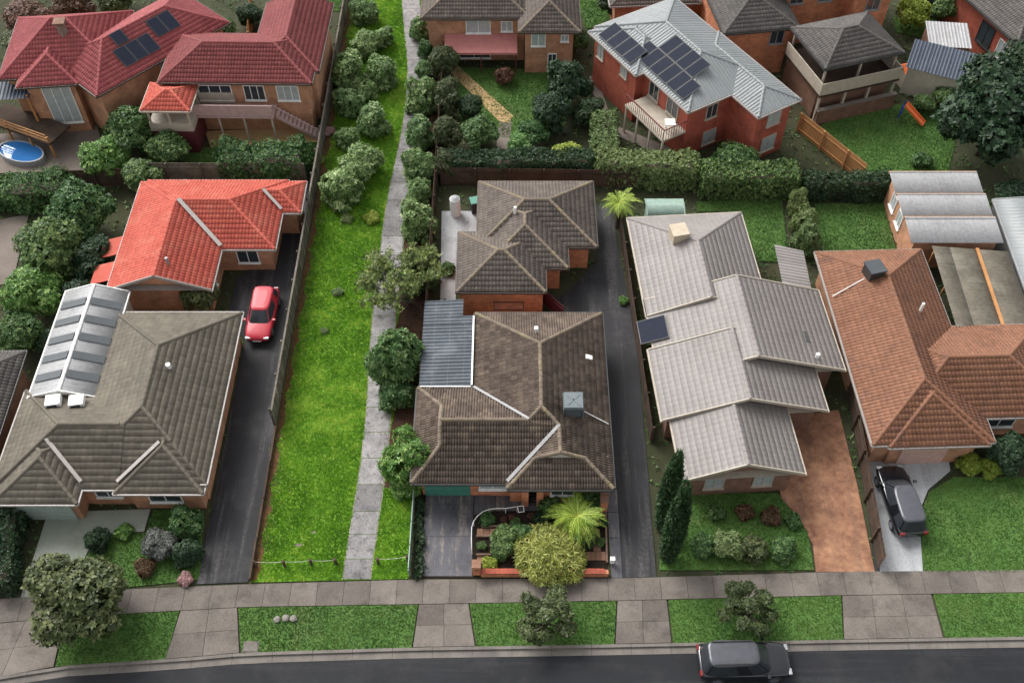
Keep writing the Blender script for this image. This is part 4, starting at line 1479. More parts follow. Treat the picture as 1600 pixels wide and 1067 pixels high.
h9.block(-1, -5.4, 4.2, 1, 3.55, .42)
h9.finish()
h9.window(-3.76, 0, 180, 2, 1.6, 1.8, 'dark_trim')
h9.window(-3.76, -2, 180, 2, 1.0, 1.4, 'white_paint', 'curtain_glass')
h15 = House('brick_house', 'pale brown roofed house at the top edge behind the grey roof', (12.2, 74.2), 4, 'brick_tan', 'tile_brown_dull', TILE1, 'gutter_white')
h15.block(-4.6, -2.9, 2.6, 6, 2.7, .4)
h15.block(1.5, -1, 8, 6, 2.6, .3)
h15.finish()
s15 = House('carport', 'white flat carport roof between grey roof and charcoal roof', (17.2, 62.2), 31, 'brick_red', 'metal_pale', METAL, 'white_paint', 'carport')
s15.roofs.append([(-.7, -1.5, 2.6), (.9, -1.5, 2.6), (.9, 1.7, 2.75), (-.7, 1.7, 2.75)])
s15.finish('')
for x in (-.6, .8):
    for y in (-1.4, 1.6):
        MB().box((x, y, 1.3), (.1, .1, 2.55)).build('post', 'white_paint', s15.o)

# orange roofed house on the left
h10 = House('brick_house', 'tan brick house with bright orange red tiled roof on the left', (-20, 46.5), 0, 'brick_tan', 'tile_orange', TILE1, 'gutter_white')
h10.block(-4.9, -5.1, 1.5, 4.5, 2.5, .40, ('gable', 'hip'), 'y')
h10.block(-4.5, -1.6, 4.9, 4.7, 2.47, .40)
h10.block(0.8, 1.7, 6.1, 4.62, 2.44, .40)
h10.finish()
MB().bar((1.5, -1.5, 2.66), (-1.5, 1.5, 3.86), .26, .08).build('valley_flashing', 'gutter_white', h10.o)
MB().bar((4.9, 1.8, 2.66), (3.6, 3.1, 3.2), .2, .06).build('valley_flashing', 'gutter_white', h10.o)
MB().tube([(-1.1, -3.9, 3.3), (-1.1, -3.9, 4.1)], .1, 8).build('vent_pipe', 'flashing', h10.o)
for y0 in (-3.4, -1.2):
    MB().quad([(-6.3, y0 - .8, 2.0), (-5.0, y0 - .8, 2.4), (-5.0, y0 + .8, 2.4), (-6.3, y0 + .8, 2.0)]).quad([(-6.3, y0 - .8, 1.95), (-6.3, y0 + .8, 1.95), (-5.0, y0 + .8, 2.35), (-5.0, y0 - .8, 2.35)]).bar((-6.3, y0 - .8, 1.95), (-6.3, y0 + .8, 1.95), .06, .12).build('awning', 'tile_orange', h10.o)
h10.window(1.06, -3.6, 0, 1.3, 1.2, 1.2, 'white_paint')
h10.window(2.9, -1.14, -90, 1.3, 1.4, 1.2, 'white_paint')

# olive tiled house bottom left
h11 = House('brick_house', 'tan brick house with olive brown tiled roof in the lower left', (-20.5, 33), 0, 'brick_tan', 'tile_olive', FLATTILE, 'gutter_white')
h11.block(-3.4, -5.2, 4.2, 6.6, 2.5, .44)
h11.block(-0.6, -5.75, 4.1, 0.0, 2.38, .44)
xa_, xb_, zr11 = -4.0, -.42, 2.4 + .44 * 3.2
h11.roofs += [[(-7.2, -5.5, 2.4), (xb_, -5.5, 2.4), (xb_, -2.3, zr11), (xa_, -2.3, zr11)], [(xb_, .9, 2.4), (-7.2, .9, 2.4), (xa_, -2.3, zr11), (xb_, -2.3, zr11)], [(-7.2, .9, 2.4), (-7.2, -5.5, 2.4), (xa_, -2.3, zr11)]]
h11.caps += [((-7.2, -5.5, 2.4), (xa_, -2.3, zr11)), ((-7.2, .9, 2.4), (xa_, -2.3, zr11)), ((xa_, -2.3, zr11), (xb_ - .3, -2.3, zr11))]
h11.walls(-6.75, -5.05, 0, .45, -.05, 2.38)
h11.mg.bar((-2.4, -5.56, 2.32), (-.6, -5.56, 2.32), .11, .12)
h11.mg.bar((-7.26, -5.5, 2.32), (-7.26, .9, 2.32), .11, .12)
h11.block(-6.9, -6.4, -2.4, -1.6, 2.42, .44)
h11.caps = [c for c in h11.caps if c[0] not in ((-3.4, -5.2, 2.5), (4.2, -5.2, 2.5))]
h11.caps += [((-.5, -2.3, 3.78), (.4, -1.4, 4.172)), ((2.12, -3.12, 3.414), (.4, -1.4, 4.172))]
h11.finish('tile_olive')
g11 = MB()
for i in range(7):
    g11.box((-4.75, -6.0, .16 + i * .30), (3.1, .10, .285))
g11.build('garage_door', 'sage_door', h11.o)
h11.window(-1.45, -5.04, -90, 1.4, 1.4, 1.2, 'white_paint')
h11.window(1.7, -5.29, -90, 1.4, 1.8, 1.4, 'white_paint')
MB().bar((-.5, -5.2, 2.66), (1.55, -3.2, 3.46), .2, .05).build('valley_flashing', 'gutter_white', h11.o)
MB().bar((-2.4, -5.2, 2.66), (-4.6, -3.0, 3.5), .2, .05).build('valley_flashing', 'gutter_white', h11.o)
for x in (-5.0, -3.7):
    d_ = MB().box((x, -.4, 3.2), (.8, .7, .35), R(10)).build('roof_dome', 'white_paint', h11.o, bevel=.12)
    MB().box((x, -.72, 3.18), (.5, .1, .2), R(10)).build('pane', 'glass', d_)
MB().tube([(1.2, 1.5, 3.4), (1.2, 1.5, 4.1)], .14, 8).build('vent_pipe', 'white_paint', h11.o)
# sunroom beside it
sr = House('sunroom', 'white gabled sunroom roof with dark skylight strips beside the olive roof', (-25.4, 37.2), 0, 'cream_wall', 'metal_pale', CORR, 'white_paint', 'sunroom')
sr.block(-1.9, -3.9, 1.9, 4.0, 2.6, .34, ('gable', 'gable'), 'y', oh=.12)
sr.finish('white_paint')
for i in range(5):
    y0 = -3.0 + i * 1.35
    for sx in (-1, 1):
        s_ = MB().box((0, 0, 0), (1.72, .52, .05)).build('skylight_strip', 'cooler_dark', sr.o)
        s_.location = (sx * .98, y0 + .3, 2.6 + .34 * .92 + .07)
        s_.rotation_euler = (0, sx * math.atan(.34), 0)
h14 = House('brick_house', 'charcoal roofed house cut off by the left edge', (-31.0, 32), 2, 'brick_brown', 'tile_charcoal', TILE1, 'dark_trim')
h14.block(-6, -5, 2.6, 4.6, 2.45, .40)
h14.finish()

# crimson roofed two-storey house top left
h12 = House('brick_house', 'two-storey brick house with crimson roof and scattered solar panels at top left', (-32.3, 63.6), 6, 'brick_tan', 'tile_crimson', TILE1, 'gutter_brown')
h12.block(-4.4, -3.9, 4.0, 3.5, 4.6, .60)
h12.block(-3.0, -4.9, 1.2, 0, 4.55, .55)
h12.finish()
h12.window(-.6, -4.46, -90, 2.6, 2.0, 3.4, 'white_paint', 'curtain_glass', 2)
h12.window(2.4, -3.46, -90, 3.4, 1.2, 1.5, 'cream_paint', 'curtain_glass')
MB().tube([(.2, -1.2, 5.6), (.2, -1.2, 7.1)], .35, 4).box((.2, -1.2, 7.15), (.8, .8, .15)).build('chimney', 'brick_brown', h12.o)
w12 = House('brick_house', 'angled crimson roofed wing with six solar panels at top left', (-26.9, 64.0), 48, 'brick_tan', 'tile_crimson', TILE1, 'gutter_brown')
w12.block(-6.2, -2.9, 5.4, 3.3, 4.58, .50, ('hip', 'hip'), 'x')
w12.finish()
f12 = [(-6.2, -2.9, 4.58), (5.4, -2.9, 4.58), (2.3, .2, 6.13), (-3.1, .2, 6.13)]
w12.panel_rows(f12, 3.0, .7, 3, 1, w=1.0, h=1.55)
w12.panel_rows(f12, 3.6, 2.35, 1, 1, w=1.0, h=1.1)
w12.panel_rows(f12, 6.4, 1.5, 2, 1, w=1.0, h=1.55)
for x in (-.5, 2.2):
    w12.window(x, -2.46, -90, 3.4, .7, 1.4, 'cream_paint', 'curtain_glass')
gp = House('pergola', 'slate grey flat roofed pergola at the left edge', (-36.0, 59.9), 6, 'timber_dark', 'roof_navy', METAL, 'dark_trim', 'pergola')
gp.roofs.append([(-2.4, -1.6, 3.6), (1.6, -1.6, 3.6), (1.6, 1.2, 3.9), (-2.4, 1.2, 3.9)])
gp.finish('')
for x in (-2.2, 1.4):
    for y in (-1.4, 1.0):
        MB().box((x, y, 1.85), (.14, .14, 3.7)).build('post', 'timber_orange', gp.o)
dk2 = thing('timber_deck', 'dark red brown timber deck with railings under the slate pergola', 'deck', (-35.2, 58.4, 0), R(-25))
MB().box((0, 0, 1.3), (6, 2.2, .16)).build('deck_floor', 'timber_dark', dk2)
for j in range(3):
    MB().box((0, -1.12, 1.6 + j * .28), (6, .06, .1)).build('rail', 'timber_orange', dk2)
for x in (-2.9, -1, 1, 2.9):
    MB().box((x, -1.0, .95), (.14, .14, 1.9)).build('post', 'timber_orange', dk2)

# maroon roofed house with balcony
h13 = House('brick_house', 'two-storey orange brick house with maroon roof and long balcony by the fence', (-19, 61), -1, 'brick_tan', 'tile_maroon', TILE1, 'gutter_brown')
h13.block(-5.9, -2.1, 4.9, 3.6, 4.6, .46)
h13.block(0.2, -0.7, 5.2, 7.6, 4.57, .46, ('hip', 'gable'), 'y')
h13.finish()
for x, w, pn in ((-2.2, 2.4, 'glass'), (.6, 1.5, 'glass'), (3.0, 1.6, 'curtain_glass')):
    h13.window(x, -1.66, -90, 3.4, w, 1.3, 'white_paint', pn, 2)
MB().box((-2.2, -1.72, 2.95), (2.6, .06, .9)).build('cladding_panel', 'cream_paint', h13.o)
bal = MB().box((-1.0, -2.35, 2.3), (6.0, 1.5, .16)).build('balcony', 'pink_trim', h13.o)
rl = MB()
rl.box((-1.0, -3.06, 2.85), (6.0, .05, .85)); rl.box((-1.0, -3.06, 3.32), (6.1, .1, .06))
rl.build('balustrade', 'pink_trim', bal)
for x in (-3.8, -2.0, -.2, 1.8):
    MB().box((x, -2.95, 1.1), (.12, .12, 2.25)).build('balcony_post', 'cream_paint', h13.o)
st = MB()
for i in range(11):
    st.box((2.2 + i * .26, -2.3, 2.2 - i * .2), (.27, .9, .06))
st.bar((2.1, -2.8, 2.2), (5.0, -2.8, .05), .06, .22); st.bar((2.1, -2.8, 3.1), (5.0, -2.8, .95), .05, .08)
st.build('stairs', 'pink_trim', h13.o)
gz2 = House('sunroom', 'small coral roofed garden room on maroon base beside the balcony', (-24.1, 58.2), -1, 'maroon_paint', 'tile_orange', TILE1, 'cream_paint', 'sunroom')
gz2.block(-1.7, -1.6, 1.7, 1.4, 4.0, .4, ('hip', 'hip'), 'x', oh=.2, walls=False)
gz2.walls(-1.5, -1.4, 1.5, 1.2, -.05, 2.0)
gz2.finish()
MB().box((0, -.1, 2.35), (3.05, 2.65, .7)).build('parapet', 'cream_paint', gz2.o)
for x in (-1.4, 0, 1.4):
    for y in (-1.3, 1.1):
        MB().box((x, y, 3.3), (.14, .14, 1.3)).build('post', 'cream_paint', gz2.o)

# pool
pl_ = thing('swimming_pool', 'blue above-ground pool by the left edge', 'pool', (-35.4, 56.4, 0), R(-22))
ring, watr = MB(), MB()
el = [(1.75 * math.cos(a), .95 * math.sin(a)) for a in np.linspace(0, 2 * math.pi, 24, endpoint=False)]
for i in range(24):
    a, b = el[i], el[(i + 1) % 24]
    k = 1.08
    ring.quad([(a[0] * k, a[1] * k, 0), (b[0] * k, b[1] * k, 0), (b[0] * k, b[1] * k, .5), (a[0] * k, a[1] * k, .5)])
    ring.quad([(a[0] * k, a[1] * k, .5), (b[0] * k, b[1] * k, .5), (b[0], b[1], .5), (a[0], a[1], .5)])
    ring.quad([(a[0], a[1], .5), (b[0], b[1], .5), (b[0], b[1], .1), (a[0], a[1], .1)])
ring.build('rim', 'grey_paint', pl_)
MB().quad([(a, b, .42) for a, b in el]).build('water', 'pool_water', pl_)

# ================================================================== fences
fence = thing('paling_fence', 'weathered timber paling fence along the left side of the walkway', 'fence', (XF, 33, 0))
PAL = MB().box((0, 0, .86), (.022, .138, 1.70)).mesh('paling')
for i in range(296):
    y = .08 + i * .15
    o = link('paling', PAL, 'timber_grey', fence)
    o.location = (random.uniform(-.008, .008), y, random.uniform(-.03, .02))
    o.rotation_euler = (random.uniform(-.025, .025), random.uniform(-.03, .03), 0)
for z in (.35, 1.3):
    MB().box((-.05, 22.3, z), (.05, 44.6, .08)).build('rail', 'timber_grey', fence)
MB().box((.0, 22.3, 1.74), (.11, 44.6, .035)).build('capping_rail', 'timber_grey', fence)
PO = MB().box((-.12, 0, .9), (.1, .1, 1.8)).mesh('post')
for i in range(19):
    o = link('post', PO, 'timber_grey', fence)
    o.location = (0, i * 2.45 + .1, 0)
PLI = MB().box((.025, 0, .1), (.03, 2.4, .2)).mesh('plinth_board')
for i in range(18):
    o = link('plinth_board', PLI, 'timber_dark', fence)
    o.location = (0, i * 2.45 + 1.3, 0)
edge = thing('timber_edging', 'low dark timber edging between the left driveway and the walkway lawn', 'edging', (XF, 23.3, 0))
SLP = MB().box((0, 0, .16), (.1, 2.36, .34)).mesh('sleeper')
for i in range(4):
    o = link('sleeper', SLP, 'timber_dark', edge)
    o.location = (0, 1.22 + i * 2.4, random.uniform(-.02, .02))
    o.rotation_euler = (0, 0, random.uniform(-.012, .012))

# boundary fence beside the driveway (pale green metal) and further side fences
gf = thing('metal_fence', 'pale green metal fence between the driveway and the walkway', 'fence', (-5.40, 23.6, 0))
GP = MB()
for i in range(6):
    GP.box((0 if i % 2 else .02, -.55 + i * .22, .45), (.02, .22, .82))
GPm = GP.mesh('fence_panel')
for i in range(4):
    o = link('fence_panel', GPm, 'pale_green_metal', gf)
    o.location = (0, .75 + i * 1.36, 0)
MB().box((0, 2.7, .88), (.05, 5.5, .04)).build('top_rail', 'pale_green_metal', gf)
for i in range(5):
    MB().box((0, .06 + i * 1.36, .45), (.05, .05, .9)).build('post', 'pale_green_metal', gf)


def paling_run(x0, y0, x1, y1, h, mat, label, name='paling_fence'):
    t = thing(name, label, 'fence', (x0, y0, 0), math.atan2(y1 - y0, x1 - x0))
    L = math.hypot(x1 - x0, y1 - y0)
    mb = MB()
    x = .07
    while x < L:
        mb.box((x, random.uniform(-.008, .008), h / 2 + random.uniform(-.02, .01)), (.138, .022, h))
        x += .15
    o = mb.build('palings', mat, t)
    o['kind'] = 'stuff'
    for z in (.3, h * .78):
        MB().box((L / 2, -.04, z), (L, .05, .08)).build('rail', mat, t)
    for i in range(int(L / 2.4) + 1):
        MB().box((min(i * 2.4, L), -.1, h / 2), (.1, .1, h + .06)).build('post', mat, t)
    return t


def run_px(a, b, h, mat, label, name='paling_fence'):
    p, q = P(*a), P(*b)
    return paling_run(p[0], p[1], q[0], q[1], h, mat, label, name)


paling_run(-5.36, 41.0, -5.36, 78, 1.7, 'timber_dark', 'dark paling fence behind the shrubs right of the path')
paling_run(7.95, 32, 7.2, 51.5, 1.5, 'timber_dark', 'dark paling fence between the right driveway and the pale grey house')
run_px((1246, 205), (1345, 285), 1.7, 'timber_orange', 'new orange timber fence beside the lawn below the deck')
run_px((1292, 430), (1372, 890), 1.5, 'timber_dark', 'dark paling fence between stamped driveway and pale driveway')
run_px((690, 288), (1390, 300), 1.6, 'timber_dark', 'long dark fence behind the clipped hedges')
run_px((215, 283), (480, 283), 1.7, 'timber_grey', 'grey paling fence behind the orange roofed house')
run_px((-60, 300), (205, 290), 1.6, 'timber_dark', 'dark fence below the pool yard')
run_px((1400, 20), (1560, 30), 1.6, 'roof_navy', 'dark blue fence behind the far lawn', 'metal_fence')
run_px((845, 470), (880, 500), 1.3, 'maroon_paint', 'short red brown fence behind the rear roof corner')
run_px((385, 165), (395, 20), 1.5, 'timber_orange', 'orange paling fence between the crimson and maroon roofs')
run_px((425, 70), (440, -20), 1.5, 'timber_dark', 'dark fence beside the crimson roof near the top')

# rope barrier at the street end of the walkway: log bollards with a white wire
BOL = []
for i, (u, v, lab) in enumerate(((400, 884, 'leftmost dark log bollard at the corner of the walkway lawn'), (445, 884, 'second log bollard from the left on the walkway lawn'),
                                 (487, 882, 'third log bollard from the left on the walkway lawn'), (526, 881, 'log bollard on the lawn just left of the concrete path'),
                                 (591, 880, 'log bollard just right of the concrete path'), (637, 876, 'rightmost log bollard beside the pale green fence'))):
    x, y = P(u, v)
    b = thing('bollard', lab, 'bollard', (x, y, 0), 0, 'log bollards across the walkway')
    lean = random.uniform(-.05, .05)
    MB().tube([(0, 0, -.1), (lean * .4, 0, .3), (lean, .01, .55)], .085, 9, .08).build('log', 'timber_dark', b, bevel=.01)
    MB().tube([(lean, .01, .549), (lean, .01, .57)], .088, 9, .07).build('cap', 'timber_dark', b)
    BOL.append((x + lean, y, .5))
for a, b, lab in ((0, 3, 'thin white wire strung between the four bollards left of the path'), (4, 5, 'thin white wire between the two bollards right of the path')):
    pts = []
    for i in range(a, b):
        p, q = Vector(BOL[i]), Vector(BOL[i + 1])
        for t in np.linspace(0, 1, 7):
            pts.append(p.lerp(q, t) - Vector((0, 0, .10 * math.sin(math.pi * t))))
    tag(MB().tube(pts, .010, 5).build('barrier_wire', 'wire'), lab, 'wire')

# ================================================================== front garden
# curved white handrail
hr = thing('handrail', 'white tubular handrail curving along the garden edge to the front door', 'handrail', P(737, 830) + (0,))
hb = hr.location
pts = [P(u, v, .55) + (.55,) for u, v in ((737, 858), (736.5, 840), (737, 824), (740, 814), (746, 806), (754, 799.5), (764, 795.5), (776, 794), (790, 794), (800, 792.5), (808, 791))]
pts = [(x - hb[0], y - hb[1], z) for x, y, z in pts]
MB().tube(pts, .024, 7).build('rail', 'white_paint', hr, smooth=True)
for i in (0, 3, 6, 8, 10):
    x, y, z = pts[i]
    MB().tube([(x, y, -.02), (x, y, z)], .022, 6).build('post', 'white_paint', hr)
fr = MB()
q = [P(u, v, .55) for u, v in ((809, 791), (818, 790), (819, 799), (810, 800))]
q = [(x - hb[0], y - hb[1], .55) for x, y in q]
for i in range(4):
    fr.tube([q[i], q[(i + 1) % 4]], .022, 6)
fr.build('end_loop', 'white_paint', hr)
# brick letterbox pillar and low front wall
lb = thing('letterbox_pillar', 'brick letterbox pillar at the driveway corner of the front wall', 'letterbox', P(745, 893) + (0,))
MB().box((0, 0, .45), (.42, .42, .9)).build('pillar', 'brick_orange', lb)
MB().box((0, 0, .93), (.48, .48, .06)).build('capping', 'paver', lb)
MB().box((0, -.212, .65), (.22, .02, .06)).build('mail_slot', 'dark_trim', lb)
fw = thing('front_wall', 'low orange brick wall along the footpath in front of the golden shrub', 'wall', P(852, 898) + (0,))
x0 = P(752, 898)[0] - P(852, 898)[0]; x1 = P(950, 898)[0] - P(852, 898)[0]
MB().box(((x0 + x1) / 2, 0, .19), (x1 - x0, .23, .40)).build('wall', 'brick_orange', fw)
CB = MB().box((0, 0, 0), (.225, .30, .075)).mesh('coping_brick')
nb = int((x1 - x0) / .24)
for i in range(nb):
    o = link('coping_brick', CB, 'brick_red', fw)
    o.location = (x0 + .12 + i * .24, random.uniform(-.006, .006), .432)
# paver paths and timber sleepers between the beds
gp1 = structure(MB().prism(PL([(748, 836), (770, 836), (772, 829), (750, 826)]), -.1, .03).build('garden_step', 'soil'))


def pavers(base, u0, v0, u1, v1, nu, nv):
    (xa, ya), (xb, yb) = P(u0, v1), P(u1, v0)
    for i in range(nu):
        for j in range(nv):
            slab(base, [(xa + (xb - xa) * i / nu, ya + (yb - ya) * j / nv), (xa + (xb - xa) * (i + 1) / nu, ya + (yb - ya) * j / nv), (xa + (xb - xa) * (i + 1) / nu, ya + (yb - ya) * (j + 1) / nv), (xa + (xb - xa) * i / nu, ya + (yb - ya) * (j + 1) / nv)],
                 -.05, .06 + random.uniform(-.006, .006), 'paver', .012, 'paver')


pavers(gp1, 745, 826, 775, 837, 3, 1)
gp2 = structure(MB().prism(PL([(924, 880), (950, 880), (948, 830), (926, 830)]), -.1, .025).build('garden_path', 'soil'))
pavers(gp2, 927, 826, 937, 862, 1, 4)
pavers(gp2, 916, 862, 946, 876, 4, 1)
pavers(gp2, 832, 822, 850, 832, 2, 1)
pavers(gp2, 745, 869, 762, 880, 2, 1)
for i, (a, b, lab) in enumerate((((744, 839), (775, 839), 'short timber sleeper below the paver step'), ((744, 868), (800, 868), 'long timber sleeper below the dark green shrub'), ((752, 824), (848, 823), 'long timber sleeper behind the dark green shrub'),
                                 ((926, 824), (925, 855), 'upright running timber sleeper beside the paver path'), ((912, 855), (926, 855), 'short timber sleeper at the bend of the paver path'), ((948, 880), (946, 800), 'long timber sleeper along the right garden border'))):
    p, q = P(*a), P(*b)
    o = MB().bar((0, 0, .1), (q[0] - p[0], q[1] - p[1], .1), .09, .2).build('sleeper', 'sleeper')
    o.location = (p[0], p[1], 0)
    tag(o, lab, 'sleeper', 'garden sleepers')
mt = MB().box((0, 0, .012), (.72, .42, .024)).build('doormat', 'black_rubber', bevel=.005)
for j in range(2):
    mm = MB().box((0, .08 - j * .15, .026), (.46, .02, .006)).build('mat_stripe', 'wire', mt)
x, y = P(836, 780)
mt.location = (x, y, .01)
tag(mt, 'black doormat with pale stripes by the front door', 'doormat')
mtb = thing('meter_box', 'small white utility box beside the right boundary', 'utility box', P(956, 880) + (0,))
MB().box((0, 0, .35), (.22, .18, .4)).build('cabinet', 'white_paint', mtb, bevel=.01)
MB().box((0, 0, .57), (.26, .22, .04)).build('lid', 'white_paint', mtb)
MB().box((0, 0, .08), (.08, .08, .18)).build('stem', 'grey_paint', mtb)
for i, (u, v, lab) in enumerate(((942, 785, 'brick gate pillar nearest the house wall at the right corner'), (942, 797, 'brick gate pillar in front at the right corner'))):
    b = thing('gate_pillar', lab, 'pillar', P(u, v) + (0,), 0, 'brick gate pillars')
    MB().box((0, 0, .6), (.4, .4, 1.2)).build('pillar', 'brick_orange', b)
    MB().box((0, 0, 1.23), (.46, .46, .06)).build('capping', 'paver', b)
# folding clothesline on the rear brick wall
cl2 = thing('clothesline', 'folding wall clothesline on the orange brick wall behind the rear roof', 'clothesline', (-.2, 41.42, 0))
f = MB()
f.bar((-.9, -.03, 1.35), (-.9, -.6, 1.3), .05, .05); f.bar((.9, -.03, 1.35), (.9, -.6, 1.3), .05, .05); f.bar((-.9, -.6, 1.3), (.9, -.6, 1.3), .04, .04); f.bar((-.95, -.03, 1.35), (.95, -.03, 1.35), .04, .04)
f.build('frame', 'dark_trim', cl2)
for i in range(5):
    MB().tube([(-.9, -.1 - i * .1, 1.33), (.9, -.1 - i * .1, 1.33)], .004, 4).build('line', 'wire', cl2)

# ================================================================== vehicles
def car(name, label, loc, rz, paint, L=4.4, W=1.78, Ht=1.46, suv=False, hatch=False, roofpaint=None):
    t = thing(name, label, 'car', (loc[0], loc[1], loc[2] if len(loc) > 2 else 0), R(rz))
    hw = W / 2
    zb = .86 if not suv else .98
    # lower body loft: x, low z, high z, half width
    st = [(-L / 2, .42, zb - .12, hw * .80), (-L / 2 + .10, .30, zb - .02, hw * .92), (-L / 2 + .55, .24, zb + .03, hw * .99), (-L * .15, .22, zb + .03, hw), (L * .12, .22, zb, hw),
          (L / 2 - 1.0, .24, zb - .05, hw * .98), (L / 2 - .35, .28, zb - .14, hw * .93), (L / 2 - .08, .34, zb - .24, hw * .82), (L / 2, .42, zb - .36, hw * .70)]
    V, F = [], []
    for (x, z0, z1, w) in st:
        ring = [(-w * .90, z0), (-w, z0 + .16), (-w, z1 - .16), (-w * .91, z1 - .03), (-w * .5, z1 + .012), (0, z1 + .02), (w * .5, z1 + .012), (w * .91, z1 - .03), (w, z1 - .16), (w, z0 + .16), (w * .90, z0), (0, z0 - .02)]
        V += [(x, a, b) for a, b in ring]
    k = 12
    for i in range(len(st) - 1):
        for j in range(k):
            F.append((i * k + j, i * k + (j + 1) % k, (i + 1) * k + (j + 1) % k, (i + 1) * k + j))
    F.append(tuple(range(k))[::-1]); F.append(tuple((len(st) - 1) * k + j for j in range(k)))
    me = bpy.data.meshes.new('body'); me.from_pydata(V, [], F); me.update()
    bm = bmesh.new(); bm.from_mesh(me); bmesh.ops.recalc_face_normals(bm, faces=bm.faces); bm.to_mesh(me); bm.free()
    me.polygons.foreach_set('use_smooth', [True] * len(me.polygons))
    body = link('body', me, paint, t)
    body.modifiers.new('s', 'SUBSURF').levels = 2
    body.modifiers['s'].render_levels = 2
    # cabin
    xb0 = -L / 2 + (.12 if (suv or hatch) else .75); xb1 = -L / 2 + (.40 if (suv or hatch) else 1.25)
    xf0 = L / 2 - 1.02; xf1 = L / 2 - 1.72
    zt = Ht if not suv else Ht + .2
    wb, wt = hw * .93, hw * .72
    NP = 48

    def ring(x0, x1, w, z, e=.42, drop=0.0):
        o_ = []
        for i in range(NP):
            th = 2 * math.pi * i / NP
            c, s__ = math.cos(th), math.sin(th)
            fx = math.copysign(abs(c) ** e, c); fy = math.copysign(abs(s__) ** e, s__)
            o_.append(Vector(((x0 + x1) / 2 + (x1 - x0) / 2 * fx, w * fy * (1 - .06 * fx), z - drop * max(0, fx))))
        return o_
    r0 = ring(xb0, xf0, wb, zb - .03, .42, .05)
    r1 = ring(xb1, xf1, wt, zt - .10)

    def strip(nm, i0, i1, mat, k0=.06, k1=.94, off=0.0):
        mb_ = MB()
        for i in range(i0, i1):
            p, q = r0[i % NP].lerp(r1[i % NP], k0), r0[(i + 1) % NP].lerp(r1[(i + 1) % NP], k0)
            p1, q1 = r0[i % NP].lerp(r1[i % NP], k1), r0[(i + 1) % NP].lerp(r1[(i + 1) % NP], k1)
            mb_.quad([p, q, q1, p1])
        mb_.build(nm, mat, t, smooth=True)
    strip('windscreen', -5, 5, 'car_glass', 0.0, 1.0)
    strip('rear_window', 19, 29, 'car_glass', 0.12, 1.0)
    for a0 in (6, 30):
        strip('side_window', a0, a0 + 6, 'car_glass', .05, .97)
        strip('side_window', a0 + 7, a0 + 12, 'car_glass', .05, .97)
    pil = MB()
    for i0, i1, ka, kb in ((5, 6, 0, 1), (12, 13, 0, 1), (18, 19, 0, 1), (29, 30, 0, 1), (36, 37, 0, 1), (42, 43, 0, 1), (6, 18, 0, .05), (6, 18, .97, 1), (30, 42, 0, .05), (30, 42, .97, 1), (19, 29, 0, .12)):
        for i in range(i0, i1):
            pil.quad([r0[i].lerp(r1[i], ka), r0[i + 1].lerp(r1[i + 1], ka), r0[i + 1].lerp(r1[i + 1], kb), r0[i].lerp(r1[i], kb)])
    pil.build('pillars', paint, t, smooth=True)
    rr_ = [r1, ring(xb1 + .03, xf1 - .05, wt - .03, zt - .045), ring(xb1 + .10, xf1 - .16, wt - .10, zt - .012), ring(xb1 + .4, xf1 - .5, wt * .5, zt + .004)]
    rf = MB()
    for A1, B1 in zip(rr_[:-1], rr_[1:]):
        for i in range(NP):
            rf.quad([A1[i], A1[(i + 1) % NP], B1[(i + 1) % NP], B1[i]])
    rf.quad(rr_[-1])
    rf.build('roof', roofpaint or paint, t, smooth=True)
    for sx in (-1, 1):
        for sy in (-1, 1):
            r = .32 if not suv else .36
            x = sx * L * .305; y = sy * (hw - .10)
            wh = MB().tube([(x, y - .10, r), (x, y + .10, r)], r, 16).build('wheel', 'tyre', t, bevel=.03)
            MB().tube([(x, y + sy * .09, r), (x, y + sy * .112, r)], r * .62, 12).build('rim', 'alloy', wh)
    for sy in (-1, 1):
        MB().box((L / 2 - .13, sy * hw * .66, zb - .28), (.16, .30, .10)).build('headlight', 'head_lamp', t, bevel=.03)
        MB().box((-L / 2 + .07, sy * hw * .70, zb - .14), (.10, .26, .22)).build('tail_light', 'tail_lamp', t, bevel=.02)
        MB().box((xf0 - .28, sy * (hw + .06), zb + .06), (.14, .18, .12)).build('mirror', paint, t, bevel=.03)
    MB().box((L / 2 - .0, 0, .42), (.03, .5, .11)).build('number_plate', 'number_plate', t)
    if suv:
        for sy in (-1, 1):
            MB().bar((xb1 + .2, sy * (wt - .1), zt + .03), (xf1 - .3, sy * (wt - .1), zt + .03), .05, .05).build('roof_rail', 'dark_trim', t)
    return t


cx, cy = P(410, 492, .5)
car('parked_car', 'red hatchback parked on the left dark driveway beside the fence', (cx, cy, .01), -91, 'car_red', 4.1, 1.72, 1.42, hatch=True)
cx, cy = P(1407, 782, .5)
car('parked_car', 'black car parked on the pale concrete driveway at the right', (cx, cy, .01), 94, 'car_black', 4.4, 1.8, 1.48, hatch=True, roofpaint='car_grey')
cx, cy = P(1163, 1030, .7)
car('parked_car', 'dark four-wheel drive with grey roof parked on the street', (cx, cy, -.10), 1.5, 'car_black', 4.6, 1.86, 1.55, suv=True, roofpaint='car_grey')

